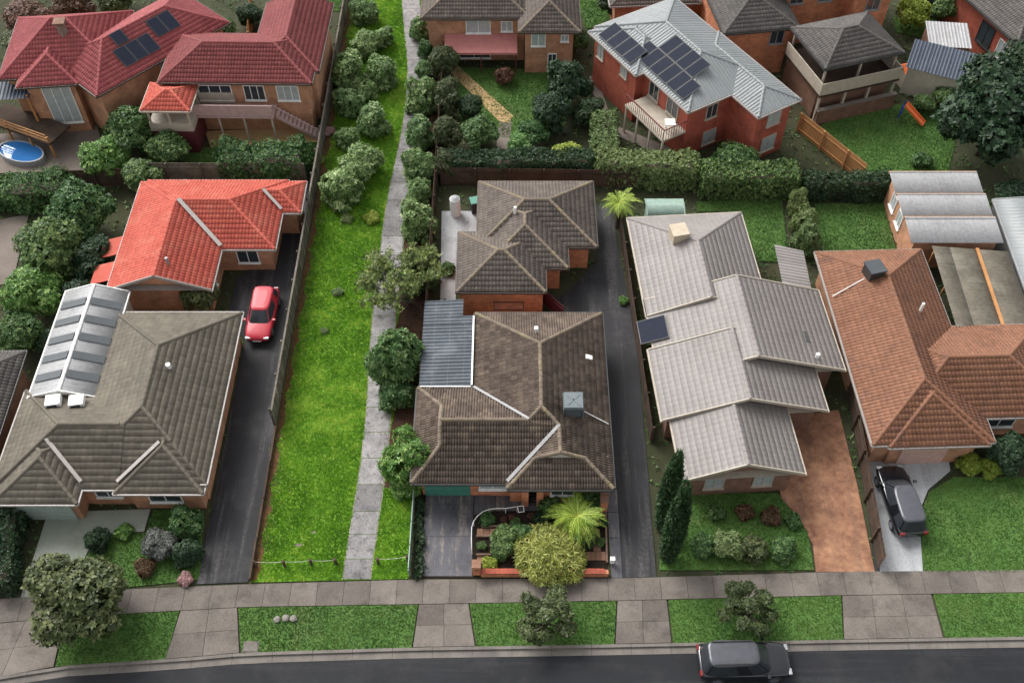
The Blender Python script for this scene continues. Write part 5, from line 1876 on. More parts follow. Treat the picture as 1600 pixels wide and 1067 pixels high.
wb = thing('wheelie_bin', 'green lidded wheelie bin in the courtyard left of the brown house', 'bin', P(742, 330) + (0,), R(15))
MB().box((0, 0, .5), (.52, .60, .92), 0, 1.12).build('tub', 'dark_trim', wb, bevel=.03)
MB().box((0, .02, 1.0), (.60, .70, .07)).build('lid', 'green_door', wb, bevel=.02)
for sx in (-.24, .24):
    MB().tube([(sx - .03, .30, .1), (sx + .03, .30, .1)], .1, 10).build('wheel', 'tyre', wb)
tk = thing('water_tank', 'slim white water tank in the courtyard by the walkway fence', 'tank', P(712, 335) + (0,))
MB().tube([(0, 0, 0), (0, 0, 1.5)], .36, 16).build('cylinder', 'white_paint', tk, bevel=.03)
MB().tube([(0, 0, 1.5), (0, 0, 1.62)], .34, 16, .12).build('dome', 'grey_paint', tk)
# play equipment on the far lawn
ps = thing('slide', 'orange plastic slide on the lawn behind the red brick house', 'slide', P(1424, 190) + (0,), R(-35))
MB().bar((-.8, 0, 1.2), (.9, 0, .12), .5, .06).bar((-.8, -.26, 1.27), (.9, -.26, .2), .05, .16).bar((-.8, .26, 1.27), (.9, .26, .2), .05, .16).build('chute', 'slide_orange', ps)
MB().box((-.95, -.25, .65), (.06, .06, 1.3)).box((-.95, .25, .65), (.06, .06, 1.3)).box((-.95, 0, .5), (.05, .5, .05)).box((-.95, 0, .9), (.05, .5, .05)).build('ladder', 'blue_plastic', ps)
cu = thing('cubby_house', 'small orange roofed cubby beside the far lawn', 'cubby', P(1412, 130) + (0,), R(20))
MB().box((0, 0, .7), (1.2, 1.0, 1.4)).build('wall', 'cream_wall', cu)
MB().quad([(-.75, -.65, 1.35), (.75, -.65, 1.35), (.75, 0, 1.85), (-.75, 0, 1.85)]).quad([(.75, .65, 1.35), (-.75, .65, 1.35), (-.75, 0, 1.85), (.75, 0, 1.85)]).build('roof', 'slide_orange', cu)
MB().box((0, -.51, .55), (.45, .03, 1.0)).build('door', 'timber_dark', cu)
tr = thing('trampoline', 'blue padded trampoline at the top right', 'trampoline', P(1489, 30) + (0,))
MB().tube([(math.cos(a) * 1.0, math.sin(a) * 1.0, .7) for a in np.linspace(0, 2 * math.pi, 20)], .14, 6).build('pad', 'blue_plastic', tr)
MB().quad([(math.cos(a) * .95, math.sin(a) * .95, .7) for a in np.linspace(0, 2 * math.pi, 16, endpoint=False)]).build('mat', 'black_rubber', tr)
for a in np.linspace(0, 2 * math.pi, 6, endpoint=False):
    MB().box((math.cos(a), math.sin(a), .35), (.06, .06, .7)).build('leg', 'alloy', tr)
for i, (u, v, lab) in enumerate(((433, 968, 'leftmost pale rock on the verge in front of the walkway'), (447, 966, 'middle pale rock on the verge in front of the walkway'), (459, 967, 'rightmost pale rock on the verge in front of the walkway'))):
    bm = bmesh.new(); bmesh.ops.create_icosphere(bm, subdivisions=2, radius=.2)
    for vv in bm.verts:
        vv.co *= random.uniform(.85, 1.1); vv.co.z *= .6
    me = bpy.data.meshes.new('rock'); bm.to_mesh(me); bm.free()
    o = link('rock', me, 'rock'); o.location = P(u, v) + (.06,)
    tag(o, lab, 'rock', 'rocks on the verge')
pit = thing('utility_pit', 'square concrete utility pit lid in the verge by the left crossover', 'pit lid', P(392, 1010) + (0,))
MB().box((0, 0, .0), (.8, .6, .04)).build('frame', 'foot_concrete', pit)
MB().box((0, 0, .024), (.66, .46, .02)).build('lid', 'kerb_concrete', pit)

# ================================================================== vegetation
def unit(v):
    return v / (np.linalg.norm(v, axis=-1, keepdims=True) + 1e-9)


def leaves(C, N, k, Ln, Wd, r, tilt=(0.1, 0.9), tint_c=None, fold=0.0):
    """k leaves round each clump centre C with axis N -> verts, quads, tint"""
    n_ = len(C)
    N = unit(N)
    ref = np.where(np.abs(N[:, 2:3]) > .9, np.array([[1., 0, 0]]), np.array([[0, 0, 1.]]))
    X = unit(np.cross(ref, N)); Y = np.cross(N, X)
    ph = r.uniform(0, 2 * np.pi, n_)
    V, T = [], []
    tc = r.random(n_) if tint_c is None else tint_c
    cs = r.uniform(.6, 1.3, n_)[:, None]
    for j in range(k):
        a = ph + 2 * np.pi * j / k + r.normal(0, .25, n_)
        rad = X * np.cos(a)[:, None] + Y * np.sin(a)[:, None]
        t = r.uniform(tilt[0], tilt[1], n_)
        d = rad * np.cos(t)[:, None] + N * np.sin(t)[:, None]
        side = unit(np.cross(d, N))
        up = np.cross(side, d)
        L = Ln * cs * r.uniform(.65, 1.2, n_)[:, None]; W = Wd * cs * r.uniform(.8, 1.2, n_)[:, None]
        base = C + r.normal(0, .12, (n_, 3)) * Ln
        V.append(np.stack([base, base + d * L * .5 + side * W, base + d * L - up * L * fold, base + d * L * .5 - side * W], 1))
        T.append(np.clip(tc * .65 + r.random(n_) * .35 + r.normal(0, .06, n_), 0, 1))
    V = np.concatenate(V).reshape(-1, 3)
    return V, np.arange(len(V)).reshape(-1, 4), np.concatenate(T)


def lobed_points(lobes, n, r, depth=(.78, 1.04), zmin=0.03):
    """points on the outside of a union of ellipsoid lobes"""
    lob = np.array(lobes)
    area = (lob[:, 3] ** 2); area = area / area.sum()
    ci = r.choice(len(lob), size=int(n * 2.2), p=area)
    d = unit(r.normal(size=(len(ci), 3)))
    rr = r.uniform(depth[0], depth[1], len(ci))
    sc = np.stack([lob[ci, 3], lob[ci, 3], lob[ci, 4]], 1)
    p = lob[ci, :3] + d * sc * rr[:, None]
    ok = p[:, 2] > zmin
    for q in lob:
        ee = (p - q[:3]) / np.array([q[3], q[3], q[4]])
        ok &= (np.linalg.norm(ee, axis=1) > .74)
    nn = unit(d / sc)
    return p[ok][:n], nn[ok][:n]


def make_lobes(r, n, spread, r0, r1, zc, zs, squash=.9):
    L = []
    for i in range(n):
        a = 2 * math.pi * i / max(1, n) + r.uniform(-.5, .5)
        rad = spread * math.sqrt(r.uniform(.15, 1))
        q = r.uniform(r0, r1)
        L.append((rad * math.cos(a), rad * math.sin(a), zc + r.uniform(-zs, zs), q, q * squash))
    L.append((0, 0, zc + zs * .6, (r0 + r1) * .58, (r0 + r1) * .58 * squash))
    return L


def crown_mesh(name, lobes, n, k, Ln, Wd, seed, tilt=(.1, .9), inner=.25, up=.35, fold=.2, depth=(.78, 1.04)):
    r = np.random.default_rng(seed)
    p, nn = lobed_points(lobes, n, r, depth)
    ax = unit(nn + np.array([0, 0, up]) + r.normal(0, .25, nn.shape))
    ip, inn = lobed_points(lobes, int(n * inner), r, (.35, .8))
    C = np.concatenate([p, ip]); A = np.concatenate([ax, unit(inn + r.normal(0, .5, inn.shape))])
    V, F, T = leaves(C, A, k, Ln, Wd, r, tilt, None, fold)
    return np_mesh(name, V, F, T)


def branch_mesh(lobes, r0=.07, z0=-.05, seed=0, thick=.6):
    r = np.random.default_rng(seed)
    mb = MB()
    zt = min(l[2] for l in lobes)
    top = Vector((0, 0, max(.05, zt * .75)))
    mb.tube([(0, 0, z0), (r.uniform(-.03, .03), r.uniform(-.03, .03), top.z * .5), tuple(top)], r0, 8, r0 * .75)
    for l in lobes:
        e = Vector(l[:3])
        mid = top.lerp(e, .5) + Vector((r.uniform(-.08, .08), r.uniform(-.08, .08), .05))
        mb.tube([tuple(top - Vector((0, 0, .04))), tuple(mid), tuple(e)], r0 * thick, 6, r0 * .2)
    return mb.mesh('trunk', True)


PROTO = {}


def proto(key, lobes, n, k, Ln, Wd, seed, **kw):
    tr = kw.pop('trunk', .07)
    PROTO[key] = (crown_mesh('crown', lobes, n, k, Ln, Wd, seed, **kw), branch_mesh(lobes, tr, seed=seed))


R_ = np.random.default_rng
for i in range(4):       # dense rosette shrubs (crown radius 1, height about 1.9)
    r = R_(100 + i)
    proto('shrub%d' % i, make_lobes(r, 11, .62, .26, .44, .90, .42, 1.0) + make_lobes(r, 7, .68, .24, .38, .40, .15, .9), 1150, 8, .15, .030, 200 + i, tilt=(.05, .8), inner=.3, depth=(.66, 1.08))
for i in range(4):       # broad garden trees
    r = R_(120 + i)
    proto('broad%d' % i, make_lobes(r, 9, .60, .30, .50, 1.15, .38, .85) + make_lobes(r, 6, .72, .22, .34, .75, .25, .85), 1900, 6, .095, .028, 220 + i, tilt=(-.2, .9), inner=.35, depth=(.68, 1.08))
for i in range(2):       # looser, open street trees
    r = R_(140 + i)
    proto('open%d' % i, make_lobes(r, 14, .80, .16, .30, 1.25, .42, .75), 1300, 6, .10, .022, 240 + i, tilt=(-.3, .9), inner=.1)
for i in range(2):       # feathery golden shrub
    r = R_(160 + i)
    proto('feather%d' % i, [(.62 * math.cos(a) * r.uniform(.85, 1.1), .62 * math.sin(a) * r.uniform(.85, 1.1), .42 + r.uniform(-.08, .08), r.uniform(.30, .40), .34) for a in np.linspace(0, 6.28, 9, endpoint=False)] + [(.33 * math.cos(a), .33 * math.sin(a), .72 + r.uniform(-.06, .08), r.uniform(.28, .36), .32) for a in np.linspace(.4, 6.68, 6, endpoint=False)] + [(0, 0, .82, .36, .34)], 1500, 9, .16, .012, 260 + i, tilt=(.2, 1.2), up=.5, fold=.3)
for i in range(2):       # small low bush
    r = R_(170 + i)
    proto('low%d' % i, make_lobes(r, 6, .50, .40, .55, .40, .12, .8), 700, 6, .15, .045, 270 + i, tilt=(.1, .9))
# columnar conifer: radius 1 unit = half width, height 8 units
con = [(0, 0, .6 + j * .75, 1.0 * math.sin(math.pi * (.16 + .80 * (j + .5) / 10)) ** .7, .9) for j in range(10)]
PROTO['conifer0'] = (crown_mesh('crown', con, 2600, 6, .34, .05, 280, tilt=(.6, 1.3), up=1.2, inner=.2), branch_mesh(con[:1], .12))

USED = {}


def plant(label, u, v, rpx, kind, mat, zc=None, hs=1.0, group=None, name='shrub', cat='shrub', bark='bark', rs=1.0):
    """crown centre seen at (u, v) with radius rpx in the photograph; stands on the ground below it"""
    hr = {'shrub': .85, 'broad': 1.05, 'open': 1.2, 'feather': .5, 'low': .4, 'conifer': 4.0}[kind.rstrip('0123456789')]
    rad = rpx * mpp(v, 1.0)
    z = hr * rad * hs
    for _ in range(3):
        rad = rpx * mpp(v, z)
        z = hr * rad * hs
    x, y = P(u, v, z)
    n_ = USED.get((u, v), 0)
    rad *= rs
    t = thing(name, label, cat, (x, y, 0), (u * 7 + v * 3) % 6.28, group, (rad, rad, rad * hs))
    c, b = PROTO[kind]
    link('crown', c, mat, t)
    link('trunk', b, bark, t)
    return t


G1 = 'shrubs along the walkway'
k_ = 0
for (u, v, rp, lab, hs) in (
        (569, 17, 21, 'round shrub by the fence at the very top of the walkway', .9),
        (571, 66, 22, 'shrub by the fence second from the top of the walkway', .95),
        (599, 56, 16, 'small shrub nearest the path near the top of the walkway', .9),
        (544, 108, 31, 'large shrub against the fence in the upper walkway clump', 1.0),
        (594, 110, 26, 'large dark shrub on the path side of the upper walkway clump', 1.0),
        (573, 138, 19, 'small shrub in the middle of the upper walkway clump', .9),
        (547, 160, 23, 'lowest shrub of the upper clump against the fence', .9),
        (581, 185, 27, 'single round shrub standing just below the upper clump', .9),
        (542, 215, 19, 'small loose shrub by the fence between the two clumps', .9),
        (563, 250, 31, 'upper of the two big pale shrubs nearest the open lawn', .9),
        (535, 287, 33, 'lower big pale shrub by the fence at the head of the open lawn', .95)):
    plant(lab, u, v, rp * 1.16, 'shrub%d' % (k_ % 4), 'leaf_shrub', hs=hs, group=G1); k_ += 1
for (u, v, rp, lab, hs, mt) in (
        (654, 44, 17, 'topmost shrub on the right side of the path', 1, 'leaf_shrub'),
        (666, 76, 14, 'small shrub second from the top right of the path', 1, 'leaf_mid'),
        (662, 107, 14, 'small shrub third from the top right of the path', 1, 'leaf_shrub'),
        (655, 150, 24, 'pale shrub fourth from the top right of the path', 1, 'leaf_shrub'),
        (655, 205, 24, 'shrub fifth from the top right of the path', 1, 'leaf_shrub'),
        (655, 258, 25, 'shrub sixth from the top right of the path', 1, 'leaf_shrub'),
        (656, 298, 20, 'shrub seventh from the top right of the path', 1, 'leaf_shrub'),
        (652, 346, 28, 'round shrub just above the open branched tree right of the path', 1, 'leaf_shrub'),
        (655, 425, 28, 'dark shrub behind the open branched tree', 1, 'leaf_mid')):
    plant(lab, u, v, rp * 1.18, 'shrub%d' % (k_ % 4), mt, hs=hs * 1.1, group=G1); k_ += 1
plant('tall rounded tree between the path and the dark carport roof', 619, 560, 48, 'shrub1', 'leaf_walk', hs=1.5, group=G1)
plant('low shrub at the foot of the tall rounded tree beside the path', 622, 612, 34, 'shrub3', 'leaf_walk', hs=.9, group=G1)
plant('bright green oval shrub beside the path left of the garage', 633, 716, 46, 'shrub2', 'leaf_bright', hs=1.25, group=G1)
plant('small bright shrub at the foot of the oval shrub left of the garage', 634, 755, 28, 'shrub0', 'leaf_bright', hs=.8, group=G1)

# open branched tree over the path
tr_ = thing('tree', 'open branched tree with bare limbs spreading over the path', 'tree', P(640, 475) + (0,))
r = R_(77)
mbt = MB()
tips = []
bx, by = P(640, 475)


def limb(p, d, L, rad, depth):
    q = p + d * L
    mid = p.lerp(q, .5) + Vector((r.uniform(-.1, .1), r.uniform(-.1, .1), .08)) * L * .5
    mbt.tube([tuple(p), tuple(mid), tuple(q)], rad, 6, rad * .62)
    if depth == 0:
        tips.append(q)
        return
    for i in range(3):
        nd = (d + Vector((r.uniform(-.75, .75), r.uniform(-.75, .75), r.uniform(-.35, .35)))).normalized()
        limb(q, nd, L * r.uniform(.62, .85), rad * .6, depth - 1)
    tips.append(mid)


for d in ((-.85, .15, .75), (-.5, .7, .9), (.35, .55, .9), (-.7, -.45, .8), (.3, -.1, 1.0), (-.3, .2, 1.1)):
    limb(Vector((0, 0, .1)), Vector(d).normalized(), 1.35, .085, 3)
mbt.build('trunk', 'pale_bark', tr_, smooth=True)
tp = np.array([tuple(t) for t in tips])
C = np.concatenate([tp + r.normal(0, .14, tp.shape) for _ in range(8)])
V, F, T = leaves(C, unit(r.normal(size=C.shape) * .6 + np.array([0, 0, 1.0])), 7, .19, .042, r, (-.1, .9))
link('crown', np_mesh('crown', V, F, T), 'leaf_gum', tr_)

# small plants in the lawn
for (u, v, rp, mt, lab) in ((543, 342, 11, 'leaf_palehedge', 'small pale sapling in the lawn below the big shrubs'), (527, 456, 10, 'leaf_palehedge', 'grey green sapling in the middle of the open lawn'),
                            (506, 517, 7, 'leaf_palehedge', 'small twiggy plant in the lower open lawn'), (581, 341, 14, 'leaf_lime', 'bright lime low clump beside the path'),
                            (512, 205, 12, 'leaf_pink', 'pink flowering bush behind the paling fence'), (500, 250, 9, 'leaf_lime', 'lime climber over the paling fence')):
    plant(lab, u, v, rp, 'low%d' % (u % 2), mt, hs=.8, name='plant', cat='plant')

# front garden of the main house
plant('small round green shrub inside the curved handrail', 762, 812, 14, 'low0', 'leaf_mid', hs=1.2)
plant('dense dark green shrub in the middle of the front garden', 789, 845, 27, 'shrub0', 'leaf_mid', hs=.75)
plant('dark glossy shrub behind the golden shrub', 818, 833, 23, 'shrub3', 'leaf_mid', hs=.8)
plant('big golden feathery shrub at the front wall', 859, 864, 55, 'feather1', 'leaf_golden', hs=.68)
plant('small lime green shrub beside the letterbox pillar', 766, 881, 14, 'low1', 'leaf_lime', hs=1.1)
plant('dark shrub left of the fern by the porch', 859, 789, 20, 'shrub2', 'leaf_mid', hs=.9)
plant('tall dark shrub between the fern and the front window', 925, 775, 24, 'shrub1', 'leaf_mid', hs=1.0)
plant('dark green shrub below the fern beside the paver path', 915, 838, 22, 'shrub2', 'leaf_dark', hs=.9)
for i, (u, v, mt) in enumerate(((787, 812, 'leaf_rust'), (800, 808, 'leaf_rust'), (829, 806, 'leaf_rust'), (843, 818, 'leaf_mid'))):
    plant(('reddish seedling nearest the small round shrub', 'reddish seedling below the handrail end', 'brown seedling right of the handrail loop', 'small green seedling behind the golden shrub')[i], u, v, 6, 'low%d' % (i % 2), mt, hs=1.0, name='plant', cat='plant')
for i, (u, v, rp, mt, lab) in enumerate(((782, 864, 15, 'leaf_mid', 'low green clump below the dense dark shrub'), (845, 808, 13, 'leaf_dark', 'dark clump between the porch and the golden shrub'), (880, 826, 16, 'leaf_mid', 'leafy clump between the fern and the golden shrub'),
                                        (940, 815, 11, 'leaf_dark', 'dark clump against the right garden border'), (938, 846, 9, 'leaf_mid', 'small clump right of the paver path'), (752, 852, 9, 'leaf_mid', 'small clump in the bed beside the driveway'), (806, 818, 10, 'leaf_mid', 'low clump behind the dark glossy shrub'))):
    plant(lab, u, v, rp, 'low%d' % (i % 2), mt, hs=1.0, name='plant', cat='plant')
ivy = [P(656 + random.uniform(-3, 4), v) for v in range(786, 902, 5)]
ivp = thing('ivy', 'narrow strip of dark ivy along the left edge of the driveway', 'ivy', (ivy[10][0], ivy[10][1], 0))
Cc = np.array([(x - ivy[10][0] + r.normal(0, .1), y - ivy[10][1] + r.normal(0, .12), abs(r.normal(.16, .12))) for x, y in ivy for _ in range(16)])
V, F, T = leaves(Cc, r.normal(0, .4, Cc.shape) + np.array([0, 0, 1.]), 5, .12, .05, r, (.0, .7))
link('foliage', np_mesh('foliage', V, F, T), 'leaf_dark', ivp)


# fern palms with separate fronds
def frond_mesh(seed, L=1.0, droop=.55):
    r = np.random.default_rng(seed)
    V, F, T = [], [], []
    n_ = 30

    def pt(t):
        return np.array([L * (t - .12 * t * t), 0, L * (.55 * t - droop * 1.35 * t * t)])
    for i in range(n_):
        t0, t1 = i / n_, (i + 1) / n_
        w = .012 * (1 - t0)
        b = len(V)
        p, q = pt(t0), pt(t1)
        V += [p + [0, -w - .004, 0], p + [0, w + .004, 0], q + [0, w, 0], q + [0, -w, 0]]
        F.append((b, b + 1, b + 2, b + 3)); T.append(.9)
        if i > 3:
            ln = L * .17 * math.sin(math.pi * min(1, .15 + t0 * .86)) ** .8
            for s in (-1, 1):
                d = np.array([.75, s * 1.0, -.25 + r.normal(0, .12)]); d = d / np.linalg.norm(d)
                b = len(V)
                side = np.array([.020 * L, 0, 0])
                V += [p, p + d * ln * .5 + side * .55, p + d * ln, p + d * ln * .5 - side * .55]
                F.append((b, b + 1, b + 2, b + 3)); T.append(float(np.clip(r.normal(.5, .22), 0, 1)))
    return np_mesh('frond', np.array(V), np.array(F), np.array(T))


FROND = [frond_mesh(s, 1.0, d) for s, d in ((1, .45), (2, .6), (3, .75))]


def fern(label, u, v, rpx, mat, n, trunk_h, name='fern_palm'):
    z = trunk_h + .2
    x, y = P(u, v, z)
    t = thing(name, label, 'palm', (x, y, 0))
    MB().tube([(0, 0, -.05), (.03, .02, trunk_h * .5), (0, 0, trunk_h)], .13, 9, .10).build('trunk', 'bark', t)
    L = rpx * mpp(v, z)
    for i in range(n):
        o = link('frond', FROND[i % 3], mat, t)
        ring = i / n
        o.location = (0, 0, trunk_h - .03)
        s = L * random.uniform(.6, 1.15)
        o.scale = (s, s, s)
        o.rotation_euler = (random.uniform(-.25, .25), -.75 * (1 - ring) + random.uniform(-.15, .15) + .25, i * 2.39996 + random.uniform(-.2, .2))
    return t


fern('bright green fern palm with arching fronds in front of the house', 902, 803, 52, 'leaf_fern', 64, 1.3)
fern('lime green tree fern beside the rear corner of the pale grey house', 968, 314, 38, 'leaf_fern', 34, 2.2)


# clipped hedges
def hedge(label, a, b, w, h, mat, name='hedge', wob=.08):
    p, q = P(*a), P(*b)
    L = math.hypot(q[0] - p[0], q[1] - p[1])
    t = thing(name, label, 'hedge', (p[0], p[1], 0), math.atan2(q[1] - p[1], q[0] - p[0]))
    r = np.random.default_rng(int(a[0] * 3 + a[1]))
    n_ = int((2 * L * h + L * w + 2 * w * h) * 75)
    area = np.array([L * w, L * h, L * h, w * h, w * h]); pr = area / area.sum()
    s = r.choice(5, n_, p=pr)
    a1, b1 = r.random(n_), r.random(n_)
    C = np.zeros((n_, 3)); N = np.zeros((n_, 3))
    m = s == 0; C[m] = np.stack([a1[m] * L, (b1[m] - .5) * w, np.full(m.sum(), h)], 1); N[m] = (0, 0, 1)
    m = s == 1; C[m] = np.stack([a1[m] * L, np.full(m.sum(), -w / 2), b1[m] * h], 1); N[m] = (0, -1, .3)
    m = s == 2; C[m] = np.stack([a1[m] * L, np.full(m.sum(), w / 2), b1[m] * h], 1); N[m] = (0, 1, .3)
    m = s == 3; C[m] = np.stack([np.zeros(m.sum()), (a1[m] - .5) * w, b1[m] * h], 1); N[m] = (-1, 0, .3)
    m = s == 4; C[m] = np.stack([np.full(m.sum(), L), (a1[m] - .5) * w, b1[m] * h], 1); N[m] = (1, 0, .3)
    bul = np.sin(C[:, 0] * 1.7 + 1) * np.sin(C[:, 0] * .63 + C[:, 1]) * wob * 2
    C += N * (bul[:, None] + r.normal(0, wob, n_)[:, None])
    C[:, 2] = np.maximum(C[:, 2], .03)
    V, F, T = leaves(C, N + r.normal(0, .35, N.shape), 5, .16, .045, r, (.0, .9))
    link('foliage', np_mesh('foliage', V, F, T), mat, t)
    MB().box((L / 2, 0, h * .36), (L - .5, w * .55, h * .70)).build('inner_twigs', 'bark', t)
    return t


hedge('dark clipped hedge behind the brown roofed house', (700, 276), (925, 274), 1.3, 1.9, 'leaf_dark')
hedge('pale green clipped hedge in the middle of the back boundary', (930, 278), (1085, 286), 1.6, 2.1, 'leaf_palehedge')
hedge('mid green hedge behind the small green shed', (1092, 300), (1235, 300), 1.6, 2.1, 'leaf_mid')
hedge('dark hedge behind the back lawn of the terracotta house', (1250, 306), (1385, 306), 1.2, 1.7, 'leaf_dark')
hedge('short pale hedge beside the path of the red brick house', (944, 262), (941, 205), 1.6, 1.8, 'leaf_palehedge')
for (u, v, rp, lab) in ((1263, 372, 25, 'largest pale cypress of the row between the back lawns'), (1254, 345, 21, 'second pale cypress of the row between the back lawns'),
                        (1246, 316, 17, 'third pale cypress of the row between the back lawns'), (1240, 290, 13, 'smallest pale cypress of the row by the back hedge')):
    plant(lab, u, v, rp, 'shrub%d' % (u % 4), 'leaf_palehedge', hs=1.5, name='cypress', cat='tree', group='pale cypresses between the back lawns')
hedge('dark narrow hedge along the sage driveway at the left edge', (14, 930), (30, 800), .9, 1.3, 'leaf_dark')
hedge('wide green hedge above the orange roofed house', (350, 268), (478, 266), 2.2, 1.8, 'leaf_mid', wob=.2)
hedge('green hedge below the pool deck at the left', (-40, 318), (110, 312), 2.0, 1.7, 'leaf_mid', wob=.2)

# brownish screening trees right of the walkway fence
for i, (u, v, rp, lab) in enumerate(((694, 40, 26, 'topmost brownish screening tree right of the walkway'), (694, 95, 27, 'brownish screening tree second from the top'), (697, 150, 28, 'brownish screening tree third from the top'),
                                     (697, 205, 27, 'brownish screening tree fourth from the top'), (695, 255, 24, 'lowest brownish screening tree right of the walkway'))):
    plant(lab, u, v, rp, 'broad%d' % (i % 4), 'leaf_brownish', hs=1.2, group='brownish screening trees', name='tree', cat='tree')

B = 0
for (u, v, rp, mt, hs, lab) in (
        # left
        (205, 198, 46, 'leaf_mid', 1.0, 'leafy tree beside the coral roofed garden room'),
        (262, 232, 36, 'leaf_mid', .9, 'round dark tree below the coral roofed garden room'),
        (165, 245, 40, 'leaf_bright', .9, 'bright green tree right of the pool deck'),
        (218, 272, 34, 'leaf_mid', .8, 'low tree left of the grey paling fence'),
        (120, 328, 56, 'leaf_mid', 1.0, 'large green tree left of the orange roof, topmost of the row'),
        (80, 385, 58, 'leaf_mid', 1.0, 'large green tree second of the row left of the orange roof'),
        (140, 405, 42, 'leaf_dark', .9, 'dark tree between the large green trees and the orange awnings'),
        (48, 455, 50, 'leaf_bright', 1.0, 'bright green tree at the left edge above the sunroom'),
        (125, 462, 38, 'leaf_dark', .9, 'dark tree just above the white sunroom roof'),
        (28, 520, 42, 'leaf_mid', 1.0, 'green tree at the left edge beside the sunroom'),
        (85, 530, 30, 'leaf_dark', .8, 'small dark tree left of the sunroom roof'),
        (308, 462, 32, 'leaf_olive', 1.0, 'olive tree in front of the orange roofed house'),
        (308, 28, 26, 'leaf_bright', 1.1, 'green tree between the crimson and maroon roofs'),
        (345, 50, 26, 'leaf_mid', 1.1, 'second green tree behind the maroon roof'),
        (390, 22, 24, 'leaf_dark', 1.0, 'dark tree behind the maroon roofed house'),
        (40, 28, 42, 'leaf_rust', .8, 'dry brown tree in the top left corner'),
        (110, 2, 40, 'leaf_rust', .8, 'dry brown tree at the top edge behind the crimson roof'),
        (30, 62, 30, 'leaf_olive', .7, 'olive bush left of the crimson roof'),
        (178, -10, 34, 'leaf_olive', .8, 'olive tree at the top edge behind the solar panels'),
        (125, 930, 82, 'leaf_olive', .85, 'wide olive street tree at the lower left'),
        # right
        (885, 128, 42, 'leaf_dark', 1.1, 'dark tree beside the orange brick house with awning'),
        (862, 172, 36, 'leaf_dark', 1.0, 'dark tree in the middle of the back garden'),
        (918, 172, 28, 'leaf_dark', .9, 'dark tree beside the path of the red brick house'),
        (835, 205, 26, 'leaf_mid', .8, 'green bush at the bottom of the back garden'),
        (745, 205, 34, 'leaf_mid', .8, 'rounded green bush left of the garden path'),
        (735, 165, 24, 'leaf_dark', .9, 'dark bush left of the sandstone path'),
        (812, 225, 24, 'leaf_bright', .7, 'bright bush right of the garden path'),
        (885, 240, 26, 'leaf_lime', .8, 'lime green bush above the dark hedge'),
        (788, 118, 18, 'leaf_rust', .9, 'reddish bush in the middle of the garden lawn'),
        (1150, 248, 36, 'leaf_mid', .9, 'green tree in front of the red brick house'),
        (1110, 262, 26, 'leaf_bright', .8, 'bright bush left of the tree in front of the red brick house'),
        (1560, 175, 88, 'leaf_dark', .95, 'huge dark dense tree at the right edge'),
        (1590, 105, 50, 'leaf_dark', .9, 'dark tree behind the huge tree at the right edge'),
        (1480, 150, 24, 'leaf_mid', .8, 'green bush in front of the navy shed'),
        (1445, 160, 20, 'leaf_mid', .8, 'small bush beside the orange slide'),
        (1430, 18, 28, 'leaf_lime', 1.0, 'lime tree near the top right lawn'),
        (1480, 8, 30, 'leaf_mid', 1.0, 'green tree at the top right behind the trampoline'),
        (1580, 300, 30, 'leaf_dark', .7, 'dark bush behind the grey shed at the right edge'),
        (955, 5, 22, 'leaf_dark', 1.0, 'round dark tree on the top lawn'),
        (900, 60, 22, 'leaf_mid', 1.1, 'narrow green tree left of the grey metal roof'),
        (1575, 705, 40, 'leaf_dark', .8, 'dark shrub at the right edge by the terracotta house'),
        (1480, 100, 16, 'leaf_mid', .9, 'small bush left of the navy shed')):
    tall = rp > 30
    plant(lab, u, v, rp, 'broad%d' % (B % 4), mt, hs=hs, name='tree', cat='tree', group='garden trees'); B += 1

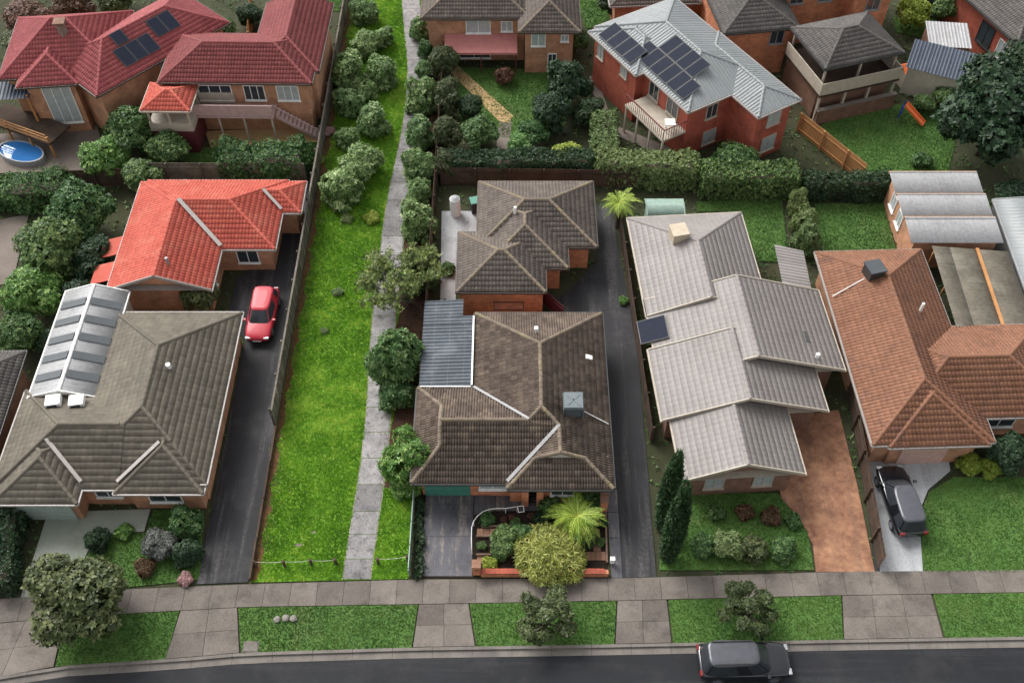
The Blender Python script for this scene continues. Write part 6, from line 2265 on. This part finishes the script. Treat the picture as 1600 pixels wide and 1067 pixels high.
for (u, v, rp, kd, mt, hs, lab) in (
        (151, 842, 22, 'shrub0', 'leaf_dark', .95, 'clipped dark ball shrub beside the sage driveway'),
        (246, 850, 29, 'shrub1', 'leaf_grey', .9, 'grey leafed dome shrub in the lower left garden'),
        (290, 818, 30, 'shrub2', 'leaf_mid', .9, 'dark shrub by the front wall of the olive roofed house'),
        (292, 862, 26, 'shrub3', 'leaf_dark', .9, 'dark shrub beside the left dark driveway'),
        (228, 886, 18, 'low0', 'leaf_rust', 1.0, 'rusty brown shrub below the grey dome shrub'),
        (290, 905, 13, 'low1', 'leaf_pink', 1.0, 'tan ball shrub near the left footpath'),
        (195, 830, 16, 'low1', 'leaf_bright', 1.0, 'small bright shrub right of the clipped ball'),
        (1100, 852, 22, 'shrub0', 'leaf_mid', .7, 'mid green shrub right of the two cypresses'),
        (1140, 848, 28, 'shrub1', 'leaf_palehedge', .8, 'pale mixed shrub in the garden of the pale grey house'),
        (1180, 858, 26, 'shrub2', 'leaf_olive', .8, 'olive shrub in the garden of the pale grey house'),
        (1225, 856, 25, 'shrub3', 'leaf_mid', .7, 'green shrub beside the stamped driveway'),
        (1120, 800, 16, 'low0', 'leaf_mid', 1.1, 'small green shrub below the left window of the pale grey house'),
        (1165, 800, 16, 'low1', 'leaf_rust', 1.1, 'rusty shrub below the right window of the pale grey house'),
        (1205, 808, 18, 'low0', 'leaf_rust', 1.0, 'reddish shrub near the curve of the stamped driveway'),
        (1240, 815, 15, 'low1', 'leaf_mid', 1.0, 'dark green shrub inside the driveway curve'),
        (1515, 722, 22, 'shrub0', 'leaf_lime', .7, 'lime shrub left of the pair by the front lawn'),
        (1552, 728, 22, 'shrub3', 'leaf_lime', .7, 'lime shrub right of the pair by the front lawn'),
        (1498, 706, 15, 'shrub1', 'leaf_dark', .8, 'dark shrub at the corner of the terracotta house'),
        (1440, 250, 18, 'low0', 'leaf_mid', 1.0, 'low bush behind the pale corrugated sheds'),
        (700, 420, 14, 'low1', 'leaf_mid', 1.2, 'small bush in the pale courtyard'),
        (975, 470, 9, 'low0', 'leaf_bright', 1.0, 'small green weed clump beside the right driveway')):
    plant(lab, u, v, rp, kd, mt, hs=hs)
plant('dense dark street tree in front of the front wall', 855, 964, 54, 'open0', 'leaf_olive', hs=.7, name='tree', cat='tree')
plant('sparse bronze street tree beside the street car', 1172, 950, 52, 'open1', 'leaf_olive', hs=.8, name='tree', cat='tree')


def conifer(label, base, top, rpx):
    bx, by = P(*base)
    # height so that the top projects to the given pixel row
    hgt = 3.0
    for z in np.linspace(1, 9, 161):
        if P(top[0], top[1], z)[1] <= by:
            hgt = z
            break
    rad = rpx * mpp(base[1], hgt / 2)
    t = thing('conifer', label, 'conifer', (bx, by, 0), base[0] % 6, 'columnar cypresses', (rad, rad, hgt / 8.2))
    c, b = PROTO['conifer0']
    link('crown', c, 'leaf_cypress', t)
    link('trunk', b, 'bark', t)


conifer('taller rear cypress in front of the pale grey house', (1034, 822), (1078, 708), 15)
conifer('nearer cypress beside the right driveway', (1043, 872), (1071, 754), 16)

# loose leaves on the mulch and by the fence: ground litter
n_ = 5200
lx = np.concatenate([rng.uniform(-7.4, -5.5, n_), XF + .06 + np.abs(rng.normal(0, .33, n_))])
ly = np.concatenate([rng.uniform(28.8, 78, n_), rng.uniform(23.6, 78, n_)])
C = np.stack([lx, ly, np.full(len(lx), .03)], 1)
V, F, T = leaves(C, rng.normal(0, .3, C.shape) + np.array([0, 0, 1.]), 1, .09, .022, rng, (-.1, .3))
o = link('fallen_leaves', np_mesh('fallen_leaves', V, F, T), 'leaf_rust')
tag(o, 'fallen brown leaves scattered on the mulch and along the paling fence', 'leaves', kind='stuff')

# low weeds and ground cover in the unpaved yards
n_ = 15000
gx = rng.uniform(-42, 42, n_); gy = rng.uniform(23.8, 77, n_)
ok = gy > np.interp(gx, [p[0] for p in FOOT_T], [p[1] for p in FOOT_T]) + .1
for poly in EXCL + [PL([(650, 905), (972, 905), (972, 760), (650, 760)])]:
    ok &= ~in_poly(gx, gy, poly)
gx, gy = gx[ok], gy[ok]
C = np.stack([gx, gy, np.full(len(gx), -.03)], 1)
V, F, T = leaves(C, rng.normal(0, .3, C.shape) + np.array([0, 0, 1.]), 6, .20, .035, rng, (.1, 1.1))
o = link('ground_cover', np_mesh('ground_cover', V, F, T), 'leaf_mid')
tag(o, 'low weeds and ground cover in the unpaved yards', 'ground cover', kind='stuff')
